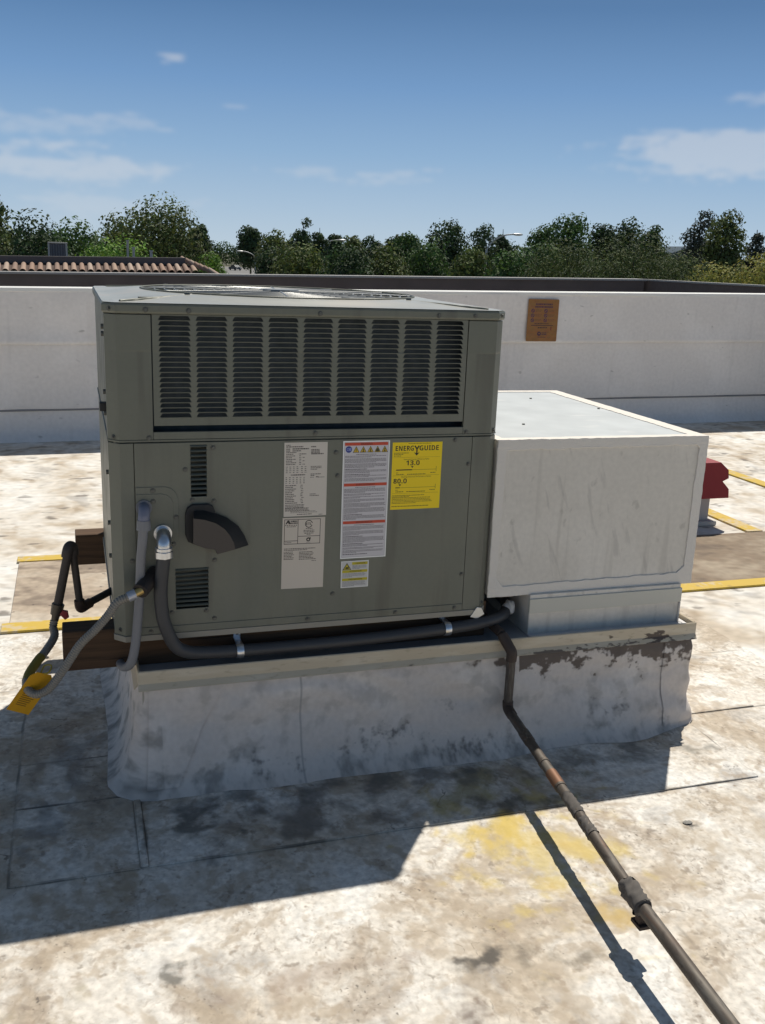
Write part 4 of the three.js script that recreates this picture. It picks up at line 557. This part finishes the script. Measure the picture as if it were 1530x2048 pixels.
// red capped support further back
{
  const K = thing('pipe_support', 'red capped roof support on a short grey post behind the duct box', 'support');
  const pr = [[3.43, .191], [3.438, .25], [3.478, .30], [3.438, .318], [3.438, .372], [3.50, .422], [3.690, .422], [3.752, .372], [3.761, .318], [3.719, .30], [3.771, .25], [3.778, .191]];
  part('red_cap', exZ(pr, -2.62, -2.2, .004), mat(lin(.25, .018, .026), .65), K);
  part('post', exY([[3.54, -2.52], [3.70, -2.52], [3.70, -2.28], [3.54, -2.28]], .03, .192, .006), mat(lin(.42, .41, .40), .85), K); part('foot', exY([[3.50, -2.56], [3.74, -2.56], [3.74, -2.24], [3.50, -2.24]], 0, .032, .008), mat(lin(.46, .44, .41), .9), K);
}
// small litter on the membrane
{
  const mk = (x, z, s, lab, col) => { const g = new THREE.IcosahedronGeometry(1, 2), p = g.attributes.position; for (let i = 0; i < p.count; i++) { const k = 1 + .4 * noise(p.getX(i) * 2 + x * 9, p.getZ(i) * 2 + z * 7); p.setXYZ(i, p.getX(i) * s * k, Math.max(-.1, p.getY(i)) * s * .16 * k, p.getZ(i) * s * .7 * k); } g.computeVertexNormals(); const o = single('debris', g, mat(col, .95), lab, 'debris', 'litter on the roof'); o.position.set(x, .003, z); };
  mk(1.55, .63, .014, 'grey scrap lying on the pale membrane right of the drain pipe', lin(.24, .23, .21));
  mk(-.265, -1.0, .012, 'tiny dark scrap beside the painted walkway corner', lin(.05, .045, .04));
}

// ------------------------------------------------------------------ trees beyond the roofs
const KIND = {
  olive: { c: [.082, .108, .028], v: .5, ball: 9, flat: 1, leaf: 1, dens: 1 },
  dark: { c: [.034, .062, .020], v: .5, ball: 8, flat: 1, leaf: 1, dens: 1 },
  mid: { c: [.050, .096, .022], v: .55, ball: 9, flat: 1, leaf: 1, dens: 1 },
  bright: { c: [.115, .205, .028], v: .5, ball: 8, flat: 1, leaf: .9, dens: 1 },
  euc: { c: [.042, .072, .026], v: .55, ball: 10, flat: 1, leaf: .8, dens: .9, loose: 1 },
  gray: { c: [.045, .055, .04], v: .5, ball: 9, flat: 1, leaf: .8, dens: .9, loose: 1 },
  willow: { c: [.066, .088, .026], v: .6, ball: 10, flat: .9, leaf: .75, dens: 1.1, droop: 1 },
  yellow: { c: [.27, .265, .06], v: .6, ball: 9, flat: .9, leaf: .75, dens: 1, droop: -1 },
};
const mLeaf = new THREE.MeshPhysicalMaterial({ vertexColors: true, roughness: 1, transmission: .25, thickness: 0, side: THREE.DoubleSide });
const mTrunk = mat(lin(.10, .08, .06), .95);
const N0 = [0, 0, 0];
function crownGeo(kind, rx, ry, yc, dist, rnd, N) {
  const k = KIND[kind], pos = [], col = [], s0 = (.06 + .0013 * dist) * k.leaf;
  // clumps spread through the crown
  const cl = []; const nb = k.loose ? 22 : k.ball * 2 + Math.floor(rx * 4);
  for (let i = 0; i < nb; i++) {
    const u = 1 - 2 * (i + .5) / nb, q = Math.sqrt(1 - u * u), a = i * 2.39996 + rnd() * .8, rr = k.loose ? .3 + .45 * rnd() : .52 + .2 * rnd();
    cl.push([Math.cos(a) * q * rr * rx, yc + u * rr * ry * 1.08, Math.sin(a) * q * rr * rx, (k.loose ? .30 + .16 * rnd() : .40 + .2 * rnd()) * Math.min(rx, ry), .72 + .56 * rnd()]);
  }
  if (!k.loose) cl.push([0, yc, 0, Math.min(rx, ry) * .75, .7]);
  const tot = cl.reduce((t, c) => t + c[3] * c[3], 0);
  for (const c of cl) {
    const n = Math.floor(N * c[3] * c[3] / tot * (k.dens));
    for (let i = 0; i < n; i++) {
      const a = rnd() * Math.PI * 2, u = rnd() * 2 - 1, q = Math.sqrt(1 - u * u), r = c[3] * (k.loose ? .5 + .58 * Math.pow(rnd(), .7) : .35 + .73 * Math.sqrt(rnd())) * (1 + .2 * noise(a * 2 + c[0] * 3, u * 3 + c[1]));
      const px = c[0] + Math.cos(a) * q * r, py = c[1] + u * r * .9, pz = c[2] + Math.sin(a) * q * r;
      if (py < -3.5) continue;
      const s = s0 * (.6 + .8 * rnd()); let dx = rnd() - .5, dy = rnd() - .5, dz = rnd() - .5;
      if (k.droop) { dy = (k.droop > 0 ? -1 : 1) * (.1 + .6 * rnd()); dx *= 1.5; dz *= 1.5; }
      { const ox = Math.cos(a) * q + (rnd() - .5) * 1.1, oy = u + (rnd() - .5) * 1.1, oz = Math.sin(a) * q + (rnd() - .5) * 1.1, ol = ox * ox + oy * oy + oz * oz || 1, od = (dx * ox + dy * oy + dz * oz) / ol; dx -= od * ox; dy -= od * oy; dz -= od * oz; N0[0] = ox; N0[1] = oy; N0[2] = oz; }
      let l = Math.hypot(dx, dy, dz) || 1; dx /= l; dy /= l; dz /= l;
      let ex = N0[1] * dz - N0[2] * dy, ey = N0[2] * dx - N0[0] * dz, ez = N0[0] * dy - N0[1] * dx; l = Math.hypot(ex, ey, ez) || 1; const wd = s * (k.droop ? .26 : .5) / l, ln = s * (k.droop ? .75 : .72); ex *= wd; ey *= wd; ez *= wd; dx *= ln; dy *= ln; dz *= ln;
      const A = [px - dx, py - dy, pz - dz], B = [px + ex, py + ey, pz + ez], C = [px + dx, py + dy, pz + dz], D2 = [px - ex, py - ey, pz - ez];
      pos.push(...A, ...B, ...C, ...A, ...C, ...D2);
      const t = 1.2 * c[4] * (1 + (rnd() - .5) * k.v), h = (rnd() - .5) * .35; const cr = k.c[0] * t * (1 + h), cg = k.c[1] * t, cb = k.c[2] * t * (1 - h * .5); for (let j = 0; j < 6; j++) col.push(cr, cg, cb);
    }
  }
  const g = new THREE.BufferGeometry(); g.setAttribute('position', new THREE.Float32BufferAttribute(pos, 3)); g.setAttribute('color', new THREE.Float32BufferAttribute(col, 3)); g.computeVertexNormals(); return g;
}
function tree(name, x, z, top, hw, kind, label, group, seed, leaves = 1) {
  const rnd = RNG(seed * 7919 + 13), T = thing(name, label, /shrub|bush/.test(name) ? 'shrub' : 'tree', group); T.position.set(x, -3.6, z);
  const H = top + 3.6, dist = Math.hypot(x, z), ry = Math.max(hw * 1.05, H * (KIND[kind].droop ? .46 : .36)), yc = H - ry * 1.02, rx = hw * (KIND[kind].loose ? 1.15 : 1.22);
  const tr = [rod([0, 0, 0], [.1 * rx, yc * .8, 0], .035 * H * .5, .02 * H * .5, 7)]; for (let i = 0; i < 5; i++) { const a = i * 1.3 + rnd(), y0 = yc * (.5 + .1 * i); tr.push(rod([.08 * rx, y0, 0], [Math.cos(a) * rx * .6, y0 + ry * (.45 + .2 * rnd()), Math.sin(a) * rx * .6], .011 * H * .5, .004 * H * .5, 5)); }
  tr.push(rod([.1 * rx, yc * .8, 0], [0, H - ry * .25, 0], .018 * H * .5, .006 * H * .5, 6));
  part('trunk', merge(tr), mTrunk, T);
  const s0 = .07 + .0015 * dist, N = Math.min(30000, Math.max(4200, Math.floor(leaves * (KIND[kind].droop ? 70 : 30) * rx * ry / (s0 * s0))));
  part('crown', crownGeo(kind, rx, ry, yc, dist, rnd, N), mLeaf, T);
}
// x, z, height of the top above the roof, half width, kind, label
const TREES = [
  [-3.35, -39.2, 4.7, .85, 'olive', 'tall pale olive tree rising alone above the tile roofed building'],
  [-2.2, -52.2, 2.9, 1.75, 'dark', 'dark rounded tree behind the small condenser on the tile roof'],
  [-.1, -59.3, 2.8, 1.9, 'mid', 'mid green tree between the condenser and the big olive tree'],
  [1.4, -47.3, 2.1, 1.1, 'bright', 'bright green bush behind the tile roof, left of the vent pipes'],
  [2.1, -41.2, 1.85, 1.35, 'bright', 'low bright green bush right behind the vent pipes'],
  [3.4, -72.2, 4.0, 1.4, 'olive', 'thin topped olive tree leaning against the big billowing olive tree'],
  [6.1, -69.0, 4.85, 2.6, 'olive', 'biggest billowing olive green tree with clumped crown'],
  [14.6, -116.4, 5.0, 1.15, 'dark', 'narrow dark tree just beyond the biggest olive tree'],
  [11.4, -84.3, 1.5, 1.3, 'bright', 'small light green tree at the end of the hip tiles'],
  [23.9, -135.2, 5.7, 1.5, 'dark', 'dark twin topped tree standing alone above the street'],
  [21.3, -105.2, 4.1, 1.7, 'olive', 'olive tree between the twin topped tree and the tall eucalyptus'],
  [17.6, -86.0, 2.1, 1.5, 'dark', 'dark tree beside the street end'],
  [19.5, -83.1, 5.1, 1.3, 'euc', 'tall ragged eucalyptus with sky showing through its crown'],
  [21.4, -84.7, 4.65, .9, 'euc', 'slimmer eucalyptus touching the tall ragged one'],
  [13.5, -57.8, 2.3, 1.6, 'olive', 'olive brown tree below the tall ragged eucalyptus'],
  [26.6, -98.8, 4.3, .95, 'dark', 'small dark domed tree right of the slim eucalyptus'],
  [29.7, -103.2, 4.0, 1.2, 'olive', 'small domed olive tree at the notch in the tree line'],
  [16.0, -55.1, 2.2, 1.5, 'dark', 'dark green tree behind the lamp post without a visible arm'],
  [31.9, -102.5, 4.75, 1.45, 'euc', 'grey green tree right of the notch in the tree line'],
  [18.7, -56.4, 2.45, 1.4, 'olive', 'olive tree low in front of the notch in the tree line'],
  [35.7, -106.6, 4.6, 1.2, 'dark', 'low dark tree between two rounder trees past the notch'],
  [34.0, -96.6, 4.5, 1.3, 'mid', 'round deep green tree next to the tallest dark tree'],
  [22.0, -58.4, 2.8, 1.6, 'mid', 'leafy green tree in front of the tallest dark tree'],
  [33.1, -83.1, 5.4, 1.8, 'dark', 'tallest dark green tree in the middle of the tree line'],
  [22.9, -52.8, 2.8, 1.1, 'olive', 'bright olive tree low beside the curved street lamp'],
  [41.2, -93.8, 6.0, 1.55, 'euc', 'feathery eucalyptus right of the tallest dark tree'],
  [44.3, -95.7, 5.8, .95, 'euc', 'small feathery eucalyptus just left of the curved street lamp'],
  [23.0, -46.8, 2.4, 1.4, 'mid', 'dense leafy tree under the head of the curved street lamp'],
  [25.0, -47.4, 2.9, 1.4, 'mid', 'dense leafy tree right of the curved street lamp'],
  [40.2, -77.8, 5.5, 1.5, 'mid', 'left half of the round green pair of trees'],
  [41.4, -75.0, 6.1, 1.7, 'mid', 'tall right half of the round green pair of trees'],
  [19.6, -34.3, 2.6, 1.7, 'willow', 'fine leaved willowy tree beside the leafy street lamp trees'],
  [45.7, -77.1, 5.9, 1.25, 'dark', 'narrow dark tree next to the flat topped dark tree'],
  [48.9, -78.6, 6.2, 1.7, 'dark', 'flat topped dark tree above the willowy trees'],
  [48.2, -73.2, 5.6, 1.2, 'dark', 'pointed dark tree before the gap with the distant hill'],
  [20.9, -31.4, 2.9, 2.0, 'willow', 'widest fine leaved willowy tree behind the brown wall'],
  [23.4, -32.0, 2.7, 1.4, 'willow', 'willowy tree at the gap with the distant hill'],
  [41.2, -56.3, 6.0, 1.3, 'gray', 'tall grey green eucalyptus with open branches past the hill gap'],
  [39.0, -50.4, 5.8, 1.1, 'olive', 'tall upright olive tree beside the open grey eucalyptus'],
  [44.2, -54.1, 5.1, 1.0, 'gray', 'shorter grey green eucalyptus at the end of the tree line'],
  [17.6, -21.5, 2.15, 1.25, 'yellow', 'yellow green feathery shrub above the brown return wall'],
  [18.2, -20.2, 2.35, 1.2, 'yellow', 'taller yellow green feathery shrub at the end of the wall'],
  [19.9, -20.0, 2.2, 1.3, 'yellow', 'yellow green feathery shrub farthest along the return wall'],
];
TREES.forEach((t, i) => tree(/bush/.test(t[5]) ? 'green_bush' : /shrub/.test(t[5]) ? 'feathery_shrub' : /eucalyptus/.test(t[5]) ? 'eucalyptus_tree' : 'broadleaf_tree', t[0], t[1], t[2], t[3], t[4], t[5], 'trees beyond the roofs', i + 1));
// a farther row that can be told apart only by place
{ const r = RNG(4242); for (let i = 0; i < 20; i++) { const az = (10 + i * 1.5 + r() * .5) * Math.PI / 180, d = 112 + r() * 26; if (i === 0) continue; tree('distant_tree', Math.sin(az) * d, -Math.cos(az) * d, 1.9 + r() * 1.7, 2.0 + r(), ['mid', 'dark', 'dark', 'olive'][i % 4], 'rounded tree in the far row filling gaps between the nearer trees', 'far row of trees', 100 + i, .6); } }
// the wood on the horizon reads as one mass
{
  const r = RNG(31), list = []; for (let i = 0; i < 70; i++) { const az = (-8 + i * .75) * Math.PI / 180, d = 345 + r() * 40, H = 7 + r() * 4.5; const g = crownGeo(['dark', 'mid', 'dark'][i % 3], 4.5, H * .55, H * .5, d * .9, r, 900); g.translate(Math.sin(az) * d, -3.6, -Math.cos(az) * d); list.push(g); }
  const o = sh(new THREE.Mesh(mergeGeometries(list), mLeaf)); o.name = 'far_wood'; o.userData = { kind: 'stuff', label: 'dark green wood along the horizon', category: 'wood' }; scene.add(o);
}
// street lamps
{
  const m = mat(lin(.40, .41, .42), .5, .4), mh = mat(lin(.55, .56, .56), .4, .2);
  const lamp = (hx, hy, hz, px, pz, py, lab) => { const T = thing('street_lamp', lab, 'street lamp', 'street lamps along the road'); T.position.set(px, -3.6, pz); const top = py + 3.6, dx = hx - px, dy = hy - py, dz = hz - pz; part('pole', rod([0, 0, 0], [0, top, 0], .11, .075, 10), m, T); part('arm', tube([[0, top - .05, 0], [dx * .2, top + dy * .5, dz * .2], [dx * .55, top + dy * .9, dz * .55], [dx * .85, top + dy, dz * .85]], .05, 20, 8), m, T); const h = new THREE.SphereGeometry(1, 14, 10); h.scale(.42, .09, .17); h.translate(dx, top + dy, dz); part('lamp_head', h, mh, T); };
  lamp(29.6, 3.45, -60.66, 27.7, -61.5, 2.4, 'curved arm street lamp with a pale head above the leafy trees');
  lamp(23.35, 2.92, -84.2, 21.8, -84.6, 2.5, 'street lamp post in front of the dark trees by the notch');
  lamp(17.7, 1.62, -105.8, 19.35, -105.5, 1.0, 'low street lamp near the opening to the street');
}
// car on the street
{
  const C = thing('parked_car', 'dark car on the street beyond the tile roofed building', 'car'); C.position.set(44.2, -3.585, -276); C.rotation.y = .35;
  const mB = mat(lin(.03, .033, .04), .3, .3), mG = mat(lin(.04, .05, .06), .1, .2), mT = mat(lin(.02, .02, .02), .9);
  part('body', exX([[-2.2, .35], [-2.2, .85], [-1.3, .98], [1.2, 1.0], [2.15, .82], [2.2, .35]], -.88, .88), mB, C); part('cabin', exX([[-1.25, .97], [-.75, 1.45], [.75, 1.47], [1.5, .98]], -.76, .76), mG, C); part('roof_panel', exX([[-.75, 1.45], [-.7, 1.5], [.7, 1.52], [.75, 1.47]], -.78, .78), mB, C);
  for (const x of [-.8, .8]) for (const z of [-1.35, 1.35]) part('wheel', rod([x - .1, .33, z], [x + .1, .33, z], .33, .33, 14), mT, C);
  for (const x of [-.6, .6]) part('headlight', rbox(x - .2, x + .2, .62, .75, 2.14, 2.22, .03), mat(lin(.7, .7, .65), .2), C);
}
renderer.render(scene, camera);
